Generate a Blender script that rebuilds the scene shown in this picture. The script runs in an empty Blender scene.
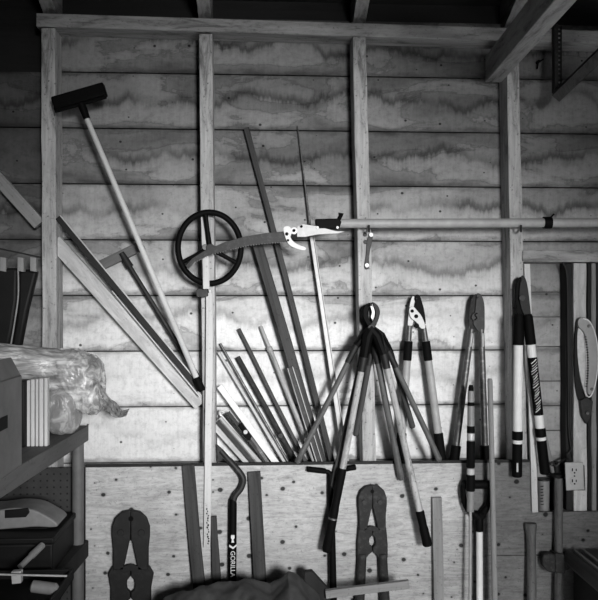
import bpy, math, random
from mathutils import Vector, Matrix, noise
random.seed(7)
SC = bpy.context.scene
COL = SC.collection
# ------------------------------------------------------------------ camera
F = 747.0
YAW = math.radians(3.0)
CAM = Vector((0, -3.0, 1.45))
FWD = Vector((math.sin(YAW), math.cos(YAW), 0))
RGT = Vector((math.cos(YAW), -math.sin(YAW), 0))
UP = Vector((0, 0, 1))

def P(px, py, d):
    """point of the place seen at (px,py), d metres in front of the siding"""
    v = FWD + RGT*((px-299)/F) + UP*((300-py)/F)
    return CAM + v*((-d-CAM.y)/v.y)
def S(p):                       # metres per pixel at a point
    return (Vector(p)-CAM).dot(FWD)/F
def to_z(a, b, z):              # extend line a->b to height z
    t = (z-a.z)/(b.z-a.z)
    return a+(b-a)*t

cd = bpy.data.cameras.new('camera'); cam = bpy.data.objects.new('camera', cd); COL.objects.link(cam)
cam.location = CAM
cam.rotation_euler = (math.pi/2, 0, -YAW)
cd.sensor_width = 36; cd.lens = 36*F/598; cd.sensor_fit = 'HORIZONTAL'
SC.camera = cam

# ------------------------------------------------------------------ materials
def G(v): return (v, v, v, 1)
class NT:
    def __init__(s, name):
        s.m = bpy.data.materials.new(name); s.m.use_nodes = True
        s.t = s.m.node_tree; s.n = s.t.nodes; s.b = s.n['Principled BSDF']
    def new(s, typ, **kw):
        n = s.n.new(typ)
        for k, v in kw.items(): setattr(n, k, v)
        return n
    def link(s, a, b): s.t.links.new(a, b)
    def val(s, sock, x):
        if isinstance(x, (int, float)): sock.default_value = x
        else: s.link(x, sock)
    def math(s, op, a, b=0.0, clamp=False):
        n = s.new('ShaderNodeMath', operation=op); n.use_clamp = clamp
        s.val(n.inputs[0], a); s.val(n.inputs[1], b); return n.outputs[0]
    def coords(s): return s.new('ShaderNodeTexCoord').outputs['Object']
    def mapping(s, v, scale=(1, 1, 1), loc=(0, 0, 0)):
        n = s.new('ShaderNodeMapping'); s.link(v, n.inputs[0])
        n.inputs['Scale'].default_value = scale; n.inputs['Location'].default_value = loc
        return n.outputs[0]
    def flat(s, v, sc, ox=0.0, oz=0.0):
        a = s.new('ShaderNodeSeparateXYZ'); s.link(v, a.inputs[0]); c = s.new('ShaderNodeCombineXYZ')
        s.link(s.math('ADD', s.mul(a.outputs[0], sc), ox), c.inputs[0]); s.link(s.math('ADD', s.mul(a.outputs[2], sc*1.15), oz), c.inputs[1])
        n = s.new('ShaderNodeTexVoronoi', voronoi_dimensions='2D'); s.link(c.outputs[0], n.inputs['Vector']); n.inputs['Scale'].default_value = 1.0
        return n
    def noise(s, v, scale, detail=4, rough=.6, dist=0.0):
        n = s.new('ShaderNodeTexNoise'); s.link(v, n.inputs['Vector'])
        n.inputs['Scale'].default_value = scale; n.inputs['Detail'].default_value = detail
        n.inputs['Roughness'].default_value = rough; n.inputs['Distortion'].default_value = dist
        return n.outputs['Fac']
    def ramp(s, v, stops):
        n = s.new('ShaderNodeValToRGB'); s.link(v, n.inputs[0])
        e = n.color_ramp.elements
        while len(e) < len(stops): e.new(.5)
        for el, (p, c) in zip(e, stops): el.position = p; el.color = G(c)
        return n.outputs[0]
    def mul(s, a, b): return s.math('MULTIPLY', a, b)
    def base(s, v, rough=.7, metal=0.0, spec=.3):
        if isinstance(v, (int, float)): s.b.inputs['Base Color'].default_value = G(v)
        else: s.link(v, s.b.inputs['Base Color'])
        s.val(s.b.inputs['Roughness'], rough); s.val(s.b.inputs['Metallic'], metal)
        s.b.inputs['Specular IOR Level'].default_value = spec
    def bump(s, h, strength=.3, dist=.002):
        n = s.new('ShaderNodeBump'); s.link(h, n.inputs['Height'])
        n.inputs['Strength'].default_value = strength; n.inputs['Distance'].default_value = dist
        s.link(n.outputs[0], s.b.inputs['Normal'])

def wood(name, v, contrast=.35, speck=.5, axis='Z', rough=.8, worn=0.0):
    m = NT(name); c = m.coords()
    st = {'Z': (34, 34, 1.8), 'X': (1.8, 34, 34), 'Y': (34, 1.8, 34)}[axis]
    g = m.noise(m.mapping(c, st), 1.0, 5, .65, .6)
    big = m.noise(m.mapping(c, tuple(q*.12+.8 for q in st)), 1.5, 4, .6)
    sp = m.noise(c, 75, 4, .75)
    a = m.ramp(g, [(.25, v*(1-contrast)), (.5, v), (.8, v*(1+contrast*.5))])
    a = m.mul(a, m.ramp(big, [(.3, .72), (.6, 1.05)]))
    a = m.mul(a, m.ramp(sp, [(.30, 1-speck), (.41, 1.0)]))
    if worn:
        wn = m.noise(m.mapping(c, {'Z': (26, 26, 5), 'X': (5, 26, 26), 'Y': (26, 5, 26)}[axis]), 1.0, 7, .75, .5)
        a = m.mul(a, m.ramp(wn, [(.36, 1-worn), (.47, .85), (.6, 1.08)]))
    m.base(a, rough); m.bump(g, .35, .002)
    return m.m
def plain(name, v, rough=.6, metal=0.0, spec=.4, var=.25, scale=30, bump=0.0):
    m = NT(name); c = m.coords()
    n = m.noise(c, scale, 5, .65)
    m.base(m.ramp(n, [(.3, v*(1-var)), (.7, v*(1+var*.6))]), rough, metal, spec)
    if bump: m.bump(n, bump, .003)
    return m.m
def rusty(name, v, v2, rough=.65, metal=.3, scale=45):
    m = NT(name); c = m.coords()
    n = m.noise(c, scale, 6, .7)
    m.base(m.ramp(n, [(.38, v), (.52, v*1.2), (.62, v2)]), rough, metal, .4)
    m.bump(n, .3, .001)
    return m.m

BH = .2212; BZ0 = 1.47 - 6*BH     # siding board height / first joint
def siding_material(name, base, stain_bias, axis_seed):
    m = NT(name); c = m.coords()
    sep = m.new('ShaderNodeSeparateXYZ'); m.link(c, sep.inputs[0])
    zz = m.math('DIVIDE', m.math('SUBTRACT', sep.outputs[2], BZ0), BH)
    b = m.math('FLOOR', zz); zl = m.math('FRACT', zz)
    comb = m.new('ShaderNodeCombineXYZ')
    m.link(m.math('MULTIPLY', sep.outputs[0], 1.0), comb.inputs[0])
    m.link(m.math('ADD', m.mul(b, 3.71), axis_seed), comb.inputs[1])
    m.link(m.mul(sep.outputs[2], 2.6), comb.inputs[2])
    v = comb.outputs[0]
    warp = m.noise(m.mapping(v, (1, 1, .6), (3.1, 0, 7.7)), 1.6, 3, .5)
    n1 = m.noise(v, 2.3, 8, .56, .5)
    # tide marks gather along the top and bottom edge of every board, more on the high boards under the leaking eaves
    e = m.math('ABSOLUTE', m.math('SUBTRACT', zl, .5))
    e = m.math('POWER', m.mul(e, 2.0), 1.8)
    hi = m.mul(m.math('MINIMUM', m.math('SUBTRACT', b, 6.2), 1.8), .036)
    f = m.math('ADD', m.math('ADD', n1, m.mul(e, m.mul(warp, .26))), m.math('ADD', hi, stain_bias-.075))
    rag = m.noise(m.mapping(c, (55, 1, 3.5)), 1, 4, .7)
    f = m.math('ADD', f, m.mul(m.math('SUBTRACT', rag, .5), .075))
    wash = m.ramp(f, [(.50, 1.0), (.54, .82), (.552, .50), (.575, .72), (.64, .60), (.75, .38)])
    line2 = m.ramp(f, [(.43, 1.0), (.445, .90), (.455, .98)])
    grime_falloff = m.ramp(m.math('ADD', m.mul(m.math('ADD', b, zl), .1), m.mul(m.math('SUBTRACT', n1, .5), .25)), [(.54, 1.0), (.68, .60), (.84, .36)])  # real grime, deepened upward to stand in for light falloff
    wash = m.mul(wash, grime_falloff)
    jn = m.noise(m.mapping(c, (9, 1, 30), (2, 0, 5)), 1, 4, .65)
    joint = m.ramp(m.math('SUBTRACT', e, m.mul(jn, .9)), [(.25, 1.0), (.55, .5)])
    wash = m.mul(wash, joint)
    # one wandering tide mark on each board, ragged along the grain of the drips
    xb = m.new('ShaderNodeCombineXYZ'); m.link(sep.outputs[0], xb.inputs[0]); m.link(m.math('ADD', m.mul(b, 5.37), axis_seed), xb.inputs[1])
    cen = m.math('ADD', m.mul(m.noise(xb.outputs[0], 3.4, 4, .55), 1.25), -.08)
    dl = m.math('ADD', m.math('SUBTRACT', zl, cen), m.mul(m.math('SUBTRACT', rag, .5), .26))
    tone = m.ramp(m.math('ADD', m.mul(dl, .5), .5), [(.40, 1.0), (.45, .80), (.49, .24), (.515, .34), (.56, .72), (.75, .9)])
    amt = m.ramp(m.noise(m.mapping(xb.outputs[0], (1, 1, 1), (4.4, 1.7, 0)), 2.2, 3, .5), [(.36, .15), (.52, .95)])
    amt = m.mul(amt, m.ramp(m.mul(b, .1), [(.25, .12), (.5, .6), (.68, 1.0)]))
    wash = m.mul(wash, m.math('ADD', 1.0, m.mul(m.math('SUBTRACT', tone, 1.0), amt)))
    # tannin bleeding: soft dark clouds
    n2 = m.noise(v, 5.5, 6, .7, .4)
    cloud = m.ramp(n2, [(.3, 1.05), (.6, .96), (.8, .70)])
    # brush streaks and grime specks
    st = m.noise(m.mapping(c, (70, 1, 5)), 1, 4, .7)
    streak = m.ramp(st, [(.3, .9), (.6, 1.02)])
    sp = m.noise(c, 110, 4, .75)
    spk = m.ramp(sp, [(.28, .5), (.38, 1.0)])
    vor = m.flat(c, 7.0)
    vsep = m.new('ShaderNodeSeparateColor'); m.link(vor.outputs['Color'], vsep.inputs[0])
    dots = m.ramp(m.math('ADD', vor.outputs['Distance'], m.mul(vsep.outputs[0], .05)), [(.035, .12), (.05, 1.0)])
    a = m.mul(m.mul(m.mul(wash, line2), m.mul(cloud, streak)), m.mul(spk, dots))
    mott = m.noise(c, 38, 6, .75)
    a = m.mul(a, m.ramp(mott, [(.32, .74), (.5, 1.0), (.68, 1.08)]))
    m.base(m.mul(a, base), .75, 0, .25)
    m.bump(st, .25, .002)
    return m.m

M_siding = siding_material('whitewashed stained siding', .70, 0.0, 0.0)
M_planks = siding_material('bare stained planks', .34, .05, 11.3)
M_stud = wood('old painted stud wood', .46, .35, .8, 'Z', worn=0.62)
M_plate = wood('old plate timber', .36, .3, .5, 'X', worn=0.6)
M_beam = wood('old beam timber', .36, .3, .5, 'Y', worn=0.55)
M_roof = wood('dark roof boards', .016, .4, .4, 'X')
M_brace = wood('pale brace board', .62, .15, .35, 'Z', worn=0.3)
M_pale = wood('pale stick wood', .62, .2, .3, 'Z')
M_bleach = wood('bleached stick wood', .62, .15, .4, 'Z')
M_mid = wood('weathered grey wood', .27, .4, .5, 'Z')
M_handle = wood('worn handle wood', .125, .6, .8, 'Z', .6, .6)
M_shelf = wood('dark shelf board', .12, .4, .5, 'Y')
M_lid = plain('dusty black lid', .03, .45, 0, .35)  # slightly paler than the chest body
M_handlel = wood('pale worn handle wood', .46, .65, .85, 'Z', .6, .7)
M_dark = wood('dark brown wood', .058, .85, .6, 'Z')
M_darker = wood('blackened wood', .02, .5, .5, 'Z')
M_black = plain('black paint', .003, .6, 0, .07)
M_rubber = plain('black rubber grip', .003, .7, 0, .08, .3, 60)
M_steel = rusty('dark forged steel', .014, .035, .55, .15)
M_blacksteel = rusty('blackened steel', .005, .012, .65, .0)
M_rust = rusty('rusty iron', .018, .045, .8, .1)
M_grey = wood('grey weathered bar wood', .15, .4, .5, 'Z')
M_post = plain('dull grey pipe', .13, .55, .0, .3, .2, 20)
M_greysteel = rusty('grey worn steel', .09, .20, .45, .5)
M_bright = plain('bright steel', .50, .45, .2, .4, .25, 50)
M_alu = plain('aluminium', .38, .5, .25, .4, .15, 40)
M_white = plain('white enamel', .72, .5, 0, .3, .08, 25)
M_greypaint = plain('grey paint', .22, .5, 0, .4, .2, 25)
M_pipe = plain('pale grey pipe', .34, .5, .0, .4, .2, 20)
M_card = plain('cardboard', .17, .85, 0, .2, .2, 12)
M_darkplastic = plain('dark plastic', .008, .55, 0, .2, .3, 20)  # base darkened to hold the shade under the upper shelf
M_greyplastic = plain('grey plastic', .30, .4, 0, .4, .15, 20)
M_tarp = plain('dusty tarp', .065, .75, 0, .3, .5, 14, .4)
M_cord = plain('black cable', .015, .5, 0, .4)
M_floor = plain('dusty concrete', .38, .9, 0, .2, .4, 5, .3)
M_outlet = plain('ivory outlet plastic', .46, .4, 0, .4, .1, 30)

def plywood_material(name, tone):
    m = NT(name); c = m.coords()
    g = m.noise(m.mapping(c, (1.5, 1, 11)), 1.8, 7, .7, 2.2)
    fine = m.noise(m.mapping(c, (5, 1, 70)), 1.0, 5, .7)
    a = m.ramp(g, [(.25, .22), (.42, .36), (.5, .44), (.56, .33), (.75, .46)])
    a = m.mul(a, m.ramp(fine, [(.3, .86), (.6, 1.03)]))
    vor = m.flat(c, 8.6, .37, .71)
    vsep = m.new('ShaderNodeSeparateColor'); m.link(vor.outputs['Color'], vsep.inputs[0])
    kn = m.math('ADD', vor.outputs['Distance'], m.math('ADD', m.mul(m.noise(c, 60, 3, .6), .04), m.mul(vsep.outputs[0], .07)))
    a = m.mul(a, m.ramp(kn, [(.085, .08), (.105, .25), (.118, .8), (.17, 1.0)]))
    big = m.noise(m.mapping(c, (1.3, 1, 1.6)), 2.5, 4, .6)
    a = m.mul(a, m.ramp(big, [(.3, .72), (.62, 1.08)]))
    sp = m.noise(c, 120, 3, .7)
    a = m.mul(a, m.ramp(sp, [(.3, .6), (.4, 1.0)]))
    mott = m.noise(m.mapping(c, (1, 1, 2)), 26, 6, .75)
    a = m.mul(a, m.ramp(mott, [(.32, .72), (.5, 1.0), (.68, 1.1)]))
    m.base(m.mul(a, tone), .75, 0, .25); m.bump(fine, .2, .001)
    return m.m
M_ply = plywood_material('plywood', 1.12); M_ply_shade = plywood_material('shaded plywood', .38)  # second tone is the plywood with lower-right light falloff in its colour
def film_material(name, tone, alpha, streak, lo=.18, hi=.95):
    m = NT(name); c = m.coords()
    n = m.noise(c, 24, 5, .6, 1.0)
    s_ = m.noise(m.mapping(c, (4, 36, 36)), 1.0, 5, .65, .4)
    sep = m.new('ShaderNodeSeparateXYZ'); m.link(c, sep.inputs[0])
    k = m.math('MULTIPLY', m.math('ADD', sep.outputs[0], streak), 9.0, True) if streak is not None else 1.0
    mix = m.math('ADD', m.mul(n, k), m.mul(s_, m.math('SUBTRACT', 1.0, k)))
    m.base(m.mul(m.ramp(mix, [(.34, lo), (.48, (lo+hi)*.38), (.62, hi)]), tone), .25, 0, .6)
    m.b.inputs['Alpha'].default_value = alpha
    m.bump(mix, .7, .010)
    return m.m
M_film = film_material('crumpled clear film', .8, .88, None, .28, .6)
M_wrap = film_material('stretched clear film', .95, .90, -.06, .16, .85)
M_lath = wood('bundled lath wood', .52, .5, .3, 'Z')

# ------------------------------------------------------------------ object builders
WM = {}
def tag(o, label, cat, group=None, kind=None):
    if label: o['label'] = label
    if cat: o['category'] = cat
    if group: o['group'] = group
    if kind: o['kind'] = kind
    return o
def empty(name, loc, label, cat, group=None):
    o = bpy.data.objects.new(name, None); COL.objects.link(o)
    o.empty_display_size = .05; o.location = loc
    WM[o] = Matrix.Translation(Vector(loc))
    return tag(o, label, cat, group)
def mk(name, vs, fs, mat, M=None, parent=None, bevel=0.0, smooth=35, seg=2):
    vs = [Vector(v) for v in vs]
    if M is None:
        lo = Vector([min(v[i] for v in vs) for i in range(3)]); hi = Vector([max(v[i] for v in vs) for i in range(3)])
        c = (lo+hi)/2; c.z = lo.z
        M = Matrix.Translation(c); vs = [v-c for v in vs]
    me = bpy.data.meshes.new(name); me.from_pydata([tuple(v) for v in vs], [], fs)
    import bmesh
    bm = bmesh.new(); bm.from_mesh(me); bmesh.ops.recalc_face_normals(bm, faces=bm.faces); bm.to_mesh(me); bm.free()
    me.materials.append(mat)
    for p in me.polygons: p.use_smooth = True
    me.set_sharp_from_angle(angle=math.radians(smooth))
    o = bpy.data.objects.new(name, me); COL.objects.link(o)
    if parent is not None:
        o.parent = parent; o.matrix_parent_inverse = WM[parent].inverted()
    o.matrix_basis = M; WM[o] = M.copy()
    if bevel:
        b = o.modifiers.new('bevel', 'BEVEL'); b.width = bevel; b.segments = seg; b.limit_method = 'ANGLE'; b.angle_limit = math.radians(40)
    return o
def frame(a, b, hint=Vector((0, -1, 0))):
    z = (b-a).normalized(); y = hint - z*hint.dot(z)
    if y.length < 1e-4: y = Vector((0, 0, 1))
    y.normalize(); x = y.cross(z)
    M = Matrix((x, y, z)).transposed().to_4x4(); M.translation = a
    return M

class MB:
    """collects shapes in world space and links them as ONE mesh"""
    def __init__(s): s.v = []; s.f = []
    def add(s, vs, fs):
        k = len(s.v); s.v += [Vector(v) for v in vs]; s.f += [tuple(i+k for i in f) for f in fs]; return s
    def box(s, lo, hi):
        x0, y0, z0 = lo; x1, y1, z1 = hi
        return s.add([(x0,y0,z0),(x1,y0,z0),(x1,y1,z0),(x0,y1,z0),(x0,y0,z1),(x1,y0,z1),(x1,y1,z1),(x0,y1,z1)],
                     [(0,3,2,1),(4,5,6,7),(0,1,5,4),(1,2,6,5),(2,3,7,6),(3,0,4,7)])
    def bar(s, a, b, w, t, w2=None):
        a = Vector(a); b = Vector(b); M = frame(a, b); L = (b-a).length; w2 = w if w2 is None else w2
        vs = [M @ Vector((sx*ww/2, sy*t/2, z)) for z, ww in ((0, w), (L, w2)) for sx, sy in ((-1,-1),(1,-1),(1,1),(-1,1))]
        return s.add(vs, [(0,3,2,1),(4,5,6,7),(0,1,5,4),(1,2,6,5),(2,3,7,6),(3,0,4,7)])
    def tube(s, path, rad, n=10, cap=True):
        path = [Vector(p) for p in path]
        if not hasattr(rad, '__len__'): rad = [rad]*len(path)
        vs = []; fs = []; ref = None
        for i, p in enumerate(path):
            t = (path[min(i+1, len(path)-1)]-path[max(i-1, 0)]).normalized()
            if ref is None: ref = t.orthogonal()
            ref = (ref - t*ref.dot(t)).normalized(); u = t.cross(ref)
            for k in range(n):
                a = 2*math.pi*k/n; vs.append(p+(ref*math.cos(a)+u*math.sin(a))*rad[i])
        for i in range(len(path)-1):
            for k in range(n):
                fs.append((i*n+k, i*n+(k+1)%n, (i+1)*n+(k+1)%n, (i+1)*n+k))
        if cap: fs += [tuple(reversed(range(n))), tuple(range((len(path)-1)*n, len(path)*n))]
        return s.add(vs, fs)
    def prism(s, poly, d0, d1, off=0.0):
        """pixel outline given its own distance and real thickness (d0 back, d1 front)"""
        dm = (d0+d1)/2; pts = [P(x, y, dm) for x, y in poly]; n = len(pts)
        vs = [Vector((p.x, -d0, p.z)) for p in pts]+[Vector((p.x, -d1, p.z)) for p in pts]
        return s.add(vs, [tuple(range(n)), tuple(reversed(range(n, 2*n)))]+[(i, (i+1)%n, n+(i+1)%n, n+i) for i in range(n)])
    def boss(s, px, py, rpx, d0, d1, n=14):
        c = P(px, py, (d0+d1)/2); r = rpx*S(c)
        return s.add([(c.x+r*math.cos(2*math.pi*k/n), -d, c.z+r*math.sin(2*math.pi*k/n)) for d in (d0, d1) for k in range(n)],
                     [tuple(range(n)), tuple(reversed(range(n, 2*n)))]+[(k, (k+1)%n, n+(k+1)%n, n+k) for k in range(n)])
    def build(s, name, mat, parent=None, bevel=0.0, smooth=35, seg=2): return mk(name, s.v, s.f, mat, None, parent, bevel, smooth, seg)

def smooth_path(pts, n=6):
    pts = [Vector(p) for p in pts]; out = []
    for i in range(len(pts)-1):
        p0 = pts[max(i-1, 0)]; p1 = pts[i]; p2 = pts[i+1]; p3 = pts[min(i+2, len(pts)-1)]
        for k in range(n):
            t = k/n
            out.append(.5*((2*p1)+(p2-p0)*t+(2*p0-5*p1+4*p2-p3)*t*t+(3*p1-p0-3*p2+p3)*t**3))
    out.append(pts[-1]); return out
def smooth2(pts, n=5, closed=True):
    m = len(pts); out = []
    for i in range(m if closed else m-1):
        g = (lambda j: pts[j % m]) if closed else (lambda j: pts[max(0, min(m-1, j))])
        p0, p1, p2, p3 = g(i-1), g(i), g(i+1), g(i+2)
        for k in range(n):
            t = k/n
            out.append(tuple(.5*((2*p1[c])+(p2[c]-p0[c])*t+(2*p0[c]-5*p1[c]+4*p2[c]-p3[c])*t*t+(3*p1[c]-p0[c]-3*p2[c]+p3[c])*t**3) for c in (0, 1)))
    if not closed: out.append(tuple(pts[-1]))
    return out

SEED = [0]
def stick(name, a, b, w, t, mat, parent=None, w2=None, jit=.0012, bevel=.0015, n=10):
    """sawn stick along a->b: width w, thickness t in pixels at a; local Z runs along the grain"""
    k = S(a); w *= k; t *= k; w2 = w if w2 is None else w2*k
    SEED[0] += 1; sd = SEED[0]*7.13
    M = frame(a, b); L = (b-a).length; vs = []; fs = []
    for i in range(n+1):
        z = L*i/n; ww = w+(w2-w)*i/n
        ox = noise.noise(Vector((sd, 0, z*1.7)))*jit*3; oy = 0
        for sx, sy in ((-1,-1),(1,-1),(1,1),(-1,1)):
            vs.append((sx*ww/2+ox+noise.noise(Vector((sd+sx*3, sy, z*9)))*jit, sy*t/2+oy, z))
    for i in range(n):
        for q in range(4): fs.append((i*4+q, i*4+(q+1)%4, i*4+4+(q+1)%4, i*4+4+q))
    fs += [(0,3,2,1), tuple(n*4+q for q in range(4))]
    return mk(name, vs, fs, mat, M, parent, bevel)
def rod(name, a, b, prof, mat, parent=None, n=14, jit=0.0, flat=1.0):
    """turned piece along a->b. prof: radius in px or [(t, radius px)...]"""
    if not hasattr(prof, '__len__'): prof = [(0, prof), (1, prof)]
    k = S(a); M = frame(a, b); L = (b-a).length
    SEED[0] += 1; sd = SEED[0]*3.7
    if jit:
        q = []
        for i in range(len(prof)-1):
            for j in range(8):
                u = j/8; q.append((prof[i][0]+(prof[i+1][0]-prof[i][0])*u, prof[i][1]+(prof[i+1][1]-prof[i][1])*u))
        q.append(prof[-1]); prof = q
    vs = []; fs = []
    for t, r in prof:
        ox = noise.noise(Vector((sd, 1, t*3)))*jit; 
        for i in range(n):
            a_ = 2*math.pi*i/n; vs.append((ox+r*k*math.cos(a_), r*k*math.sin(a_)*flat, t*L))
    m = len(prof)
    for i in range(m-1):
        for j in range(n): fs.append((i*n+j, i*n+(j+1)%n, i*n+n+(j+1)%n, i*n+n+j))
    fs += [tuple(reversed(range(n))), tuple(range((m-1)*n, m*n))]
    return mk(name, vs, fs, mat, M, parent, 0, 40)
def seg(a, b, t0, t1): return a+(b-a)*t0, a+(b-a)*t1
def rnd(r, e=.02): return [(0, r*.75), (e, r), (1-e, r), (1, r*.75)]
def writing(name, body, size, mat, M, parent, ext=.0004):
    cu = bpy.data.curves.new(name, 'FONT'); cu.body = body; cu.size = size; cu.extrude = ext
    cu.align_x = 'CENTER'; cu.align_y = 'CENTER'
    t = bpy.data.objects.new(name+'_tmp', cu); COL.objects.link(t)
    dg = bpy.context.evaluated_depsgraph_get(); dg.update()
    me = bpy.data.meshes.new_from_object(t.evaluated_get(dg)); bpy.data.objects.remove(t)
    me.materials.clear(); me.materials.append(mat)
    o = bpy.data.objects.new(name, me); COL.objects.link(o)
    o.parent = parent; o.matrix_parent_inverse = WM[parent].inverted(); o.matrix_basis = M; WM[o] = M.copy()
    return o

# ================================================================== THE ROOM
XL, XR, YF = -1.22, 1.75, -6.2
FW = .100       # stud front
PF = .113       # plywood front
# floor
MB().box((XL-.2, YF, -.06), (XR+.2, .05, 0)).build('floor', M_floor)['kind'] = 'structure'
ZP0, ZP1 = 2.482, 2.534
# siding boards: random butt joints, 4-6 mm open joints with a dark backing
mbl = MB(); mb = MB(); xs0 = P(-30, 300, 0).x; xsplit = P(47, 300, 0).x
for k in range(0, 12):
    z0 = BZ0+k*BH-BH*0; z1 = z0+BH-.005
    if z0 < 0: z0 = 0.0
    if z0 > 2.62: break
    left = XL if z1 < 2.40 else xsplit    # the top boards stop at the corner post
    mb.box((xsplit+.002, 0, z0), (XR, .02, min(z1, ZP1)))
    if left < xsplit: mbl.box((left, 0, z0), (xsplit, .02, z1))
mk('wall_back_end', mbl.v, mbl.f, M_planks, Matrix.Identity(4))['kind'] = 'structure'  # bare-plank tone here also holds shade left of the end stud
o = mk('wall_back', mb.v, mb.f, M_siding, Matrix.Identity(4)); o['kind'] = 'structure'
mb = MB().box((XL-.1, .0225, 0), (XR+.1, .045, 2.75))
o = mb.build('wall_sheathing', M_roof); o['kind'] = 'structure'
# side walls (out of the frame, they shade the corners)
o = MB().box((XL-.03, YF, 0), (XL, .02, 2.9)).build('wall_left', M_roof); o['kind'] = 'structure'
o = MB().box((XR, YF, 0), (XR+.03, .02, 2.9)).build('wall_right', M_roof); o['kind'] = 'structure'

def upright(name, x0, x1, xb0, xb1, ytop, ybot, mat=M_stud, d0=0.0, d1=FW, zt=None, zb=None):
    a0 = P(x0, ytop, d1); a1 = P(x1, ytop, d1); b0 = P(xb0, ybot, d1); b1 = P(xb1, ybot, d1)
    def ext(p, q, z): return to_z(p, q, z)
    if zt is not None: a0, a1 = ext(a0, b0, zt), ext(a1, b1, zt)
    if zb is not None: b0, b1 = ext(a0, b0, zb), ext(a1, b1, zb)
    n = 24; vs = []; fs = []; SEED[0] += 1
    for i in range(n+1):
        t = i/n; l = a0.lerp(b0, t); r = a1.lerp(b1, t)
        jl = noise.noise(Vector((SEED[0]*5.1, 0, l.z*6)))*.003; jr = noise.noise(Vector((SEED[0]*5.1, 9, l.z*6)))*.003
        vs += [(l.x+jl, -d0, l.z), (r.x+jr, -d0, r.z), (r.x+jr, -d1, r.z), (l.x+jl, -d1, l.z)]
    for i in range(n):
        for q in range(4): fs.append((i*4+q, i*4+(q+1)%4, i*4+4+(q+1)%4, i*4+4+q))
    fs += [(0, 3, 2, 1), tuple(n*4+q for q in range(4))]
    o = mk(name, vs, fs, mat, None, None, .003); o['kind'] = 'structure'
    return o
TILT = .012
def zpl(x): return ZP0-.004-TILT*(x-.2)
upright('wall_stud', 41, 55, 42, 56.5, 25, 345, zt=zpl(-.85), zb=0.0)
upright('wall_stud', 199, 212, 203, 216, 30, 460, zt=ZP0-.003, zb=0.0)
upright('wall_stud', 352.5, 366, 363, 376.5, 40, 463, zt=ZP0-.003, zb=0.0)
upright('wall_stud', 507, 519.5, 514, 527.5, 75, 463, zt=ZP0-.003, zb=0.0)
# top plate
xp = P(36, 20, FW).x
pl = MB().add([(x, y, zpl(x)+.004+h) for h in (0, ZP1-ZP0) for x, y in ((xp, -FW), (XR, -FW), (XR, 0), (xp, 0))], [(0,3,2,1),(4,5,6,7),(0,1,5,4),(1,2,6,5),(2,3,7,6),(3,0,4,7)]).build('top_plate', M_plate, None, .003); pl['kind'] = 'structure'
# rafters rise from the plate into the room, roof boards on top of them
SL = .42
def rafter(px, w=.052):
    x = P(px, 20, .1).x
    y0, y1 = .12, -3.6; z0 = ZP1 - SL*(.0) ; vs = []
    for y in (y0, y1):
        zb = ZP1 + SL*(-y) - .012*0
        for x_, z_ in ((x-w/2, zb), (x+w/2, zb), (x+w/2, zb+.13), (x-w/2, zb+.13)): vs.append((x_, y, z_))
    o = mk('roof_rafter', vs, [(0,1,2,3),(7,6,5,4),(0,4,5,1),(1,5,6,2),(2,6,7,3),(3,7,4,0)], M_beam, None, None, .002)
    o['kind'] = 'structure'
for px in (47, 204, 361, 516): rafter(px)
mb = MB()
for i in range(22):
    ya = .15-i*.17; yb = ya-.165
    za = ZP1+SL*(-ya)+.132; zb = ZP1+SL*(-yb)+.132
    mb.add([(XL-.05, ya, za), (XR+.05, ya, za), (XR+.05, yb, zb), (XL-.05, yb, zb), (XL-.05, ya, za+.02), (XR+.05, ya, za+.02), (XR+.05, yb, zb+.02), (XL-.05, yb, zb+.02)],
           [(0,3,2,1),(4,5,6,7),(0,1,5,4),(1,2,6,5),(2,3,7,6),(3,0,4,7)])
o = mb.build('ceiling', M_roof); o['kind'] = 'structure'
# tie beam coming out of the wall at the right hand stud
b0 = P(498, 70, .08); zb = P(495, 77, .1).z
dirv = Vector((math.sin(math.radians(3.2)), math.cos(math.radians(3.2)), 0)); side = Vector((dirv.y, -dirv.x, 0))
vs = []
for dist in (0.055, -2.6):
    c = Vector((b0.x, 0, 0))+dirv*(dist-.08+.0)
    for sx, z_ in ((-.033, zb), (.033, zb), (.033, zb+.105), (-.033, zb+.105)):
        q = c+side*sx; vs.append((q.x, q.y, z_))
o = mk('tie_beam', vs, [(0,1,2,3),(7,6,5,4),(0,4,5,1),(1,5,6,2),(2,6,7,3),(3,7,4,0)], M_beam, None, None, .003); o['kind'] = 'structure'
# let-in diagonal brace, cut between the studs
def stickS(a, b_, w, th, mat):
    M = frame(a, b_); L = (b_-a).length
    vs = [(sx*w/2, sy*th/2, z) for z in (0, L) for sx, sy in ((-1,-1),(1,-1),(1,1),(-1,1))]
    o = mk('diagonal_brace', vs, [(0,3,2,1),(4,5,6,7),(0,1,5,4),(1,2,6,5),(2,3,7,6),(3,0,4,7)], mat, M, None, .002); o['kind'] = 'structure'
    return o
bw = 14.5*S(P(130, 300, .09))
def bpt(x, d=.06): return P(x, 180+x*1.115, d)
for xa, xb in ((-30, 40), (55, 201), (216, 258)):
    mb = MB().bar(bpt(xa), bpt(xb), bw*(.85 if xa < 0 else 1), .03)
    o = stickS(bpt(xa), bpt(xb), bw*(.85 if xa < 0 else 1), .03, M_mid if xa < 0 else M_brace)  # left piece gets darker wood as painted shade beside the stud
# plywood sheet over the lower studs, notched at the right
zt = P(300, 465, PF).z; xn = P(537.5, 480, PF).x; zn = P(560, 512, PF).z
x0 = P(85.5, 465, PF).x
xm_ = P(471, 500, PF).x; ZSEAM = P(500, 556, PF).z
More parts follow.
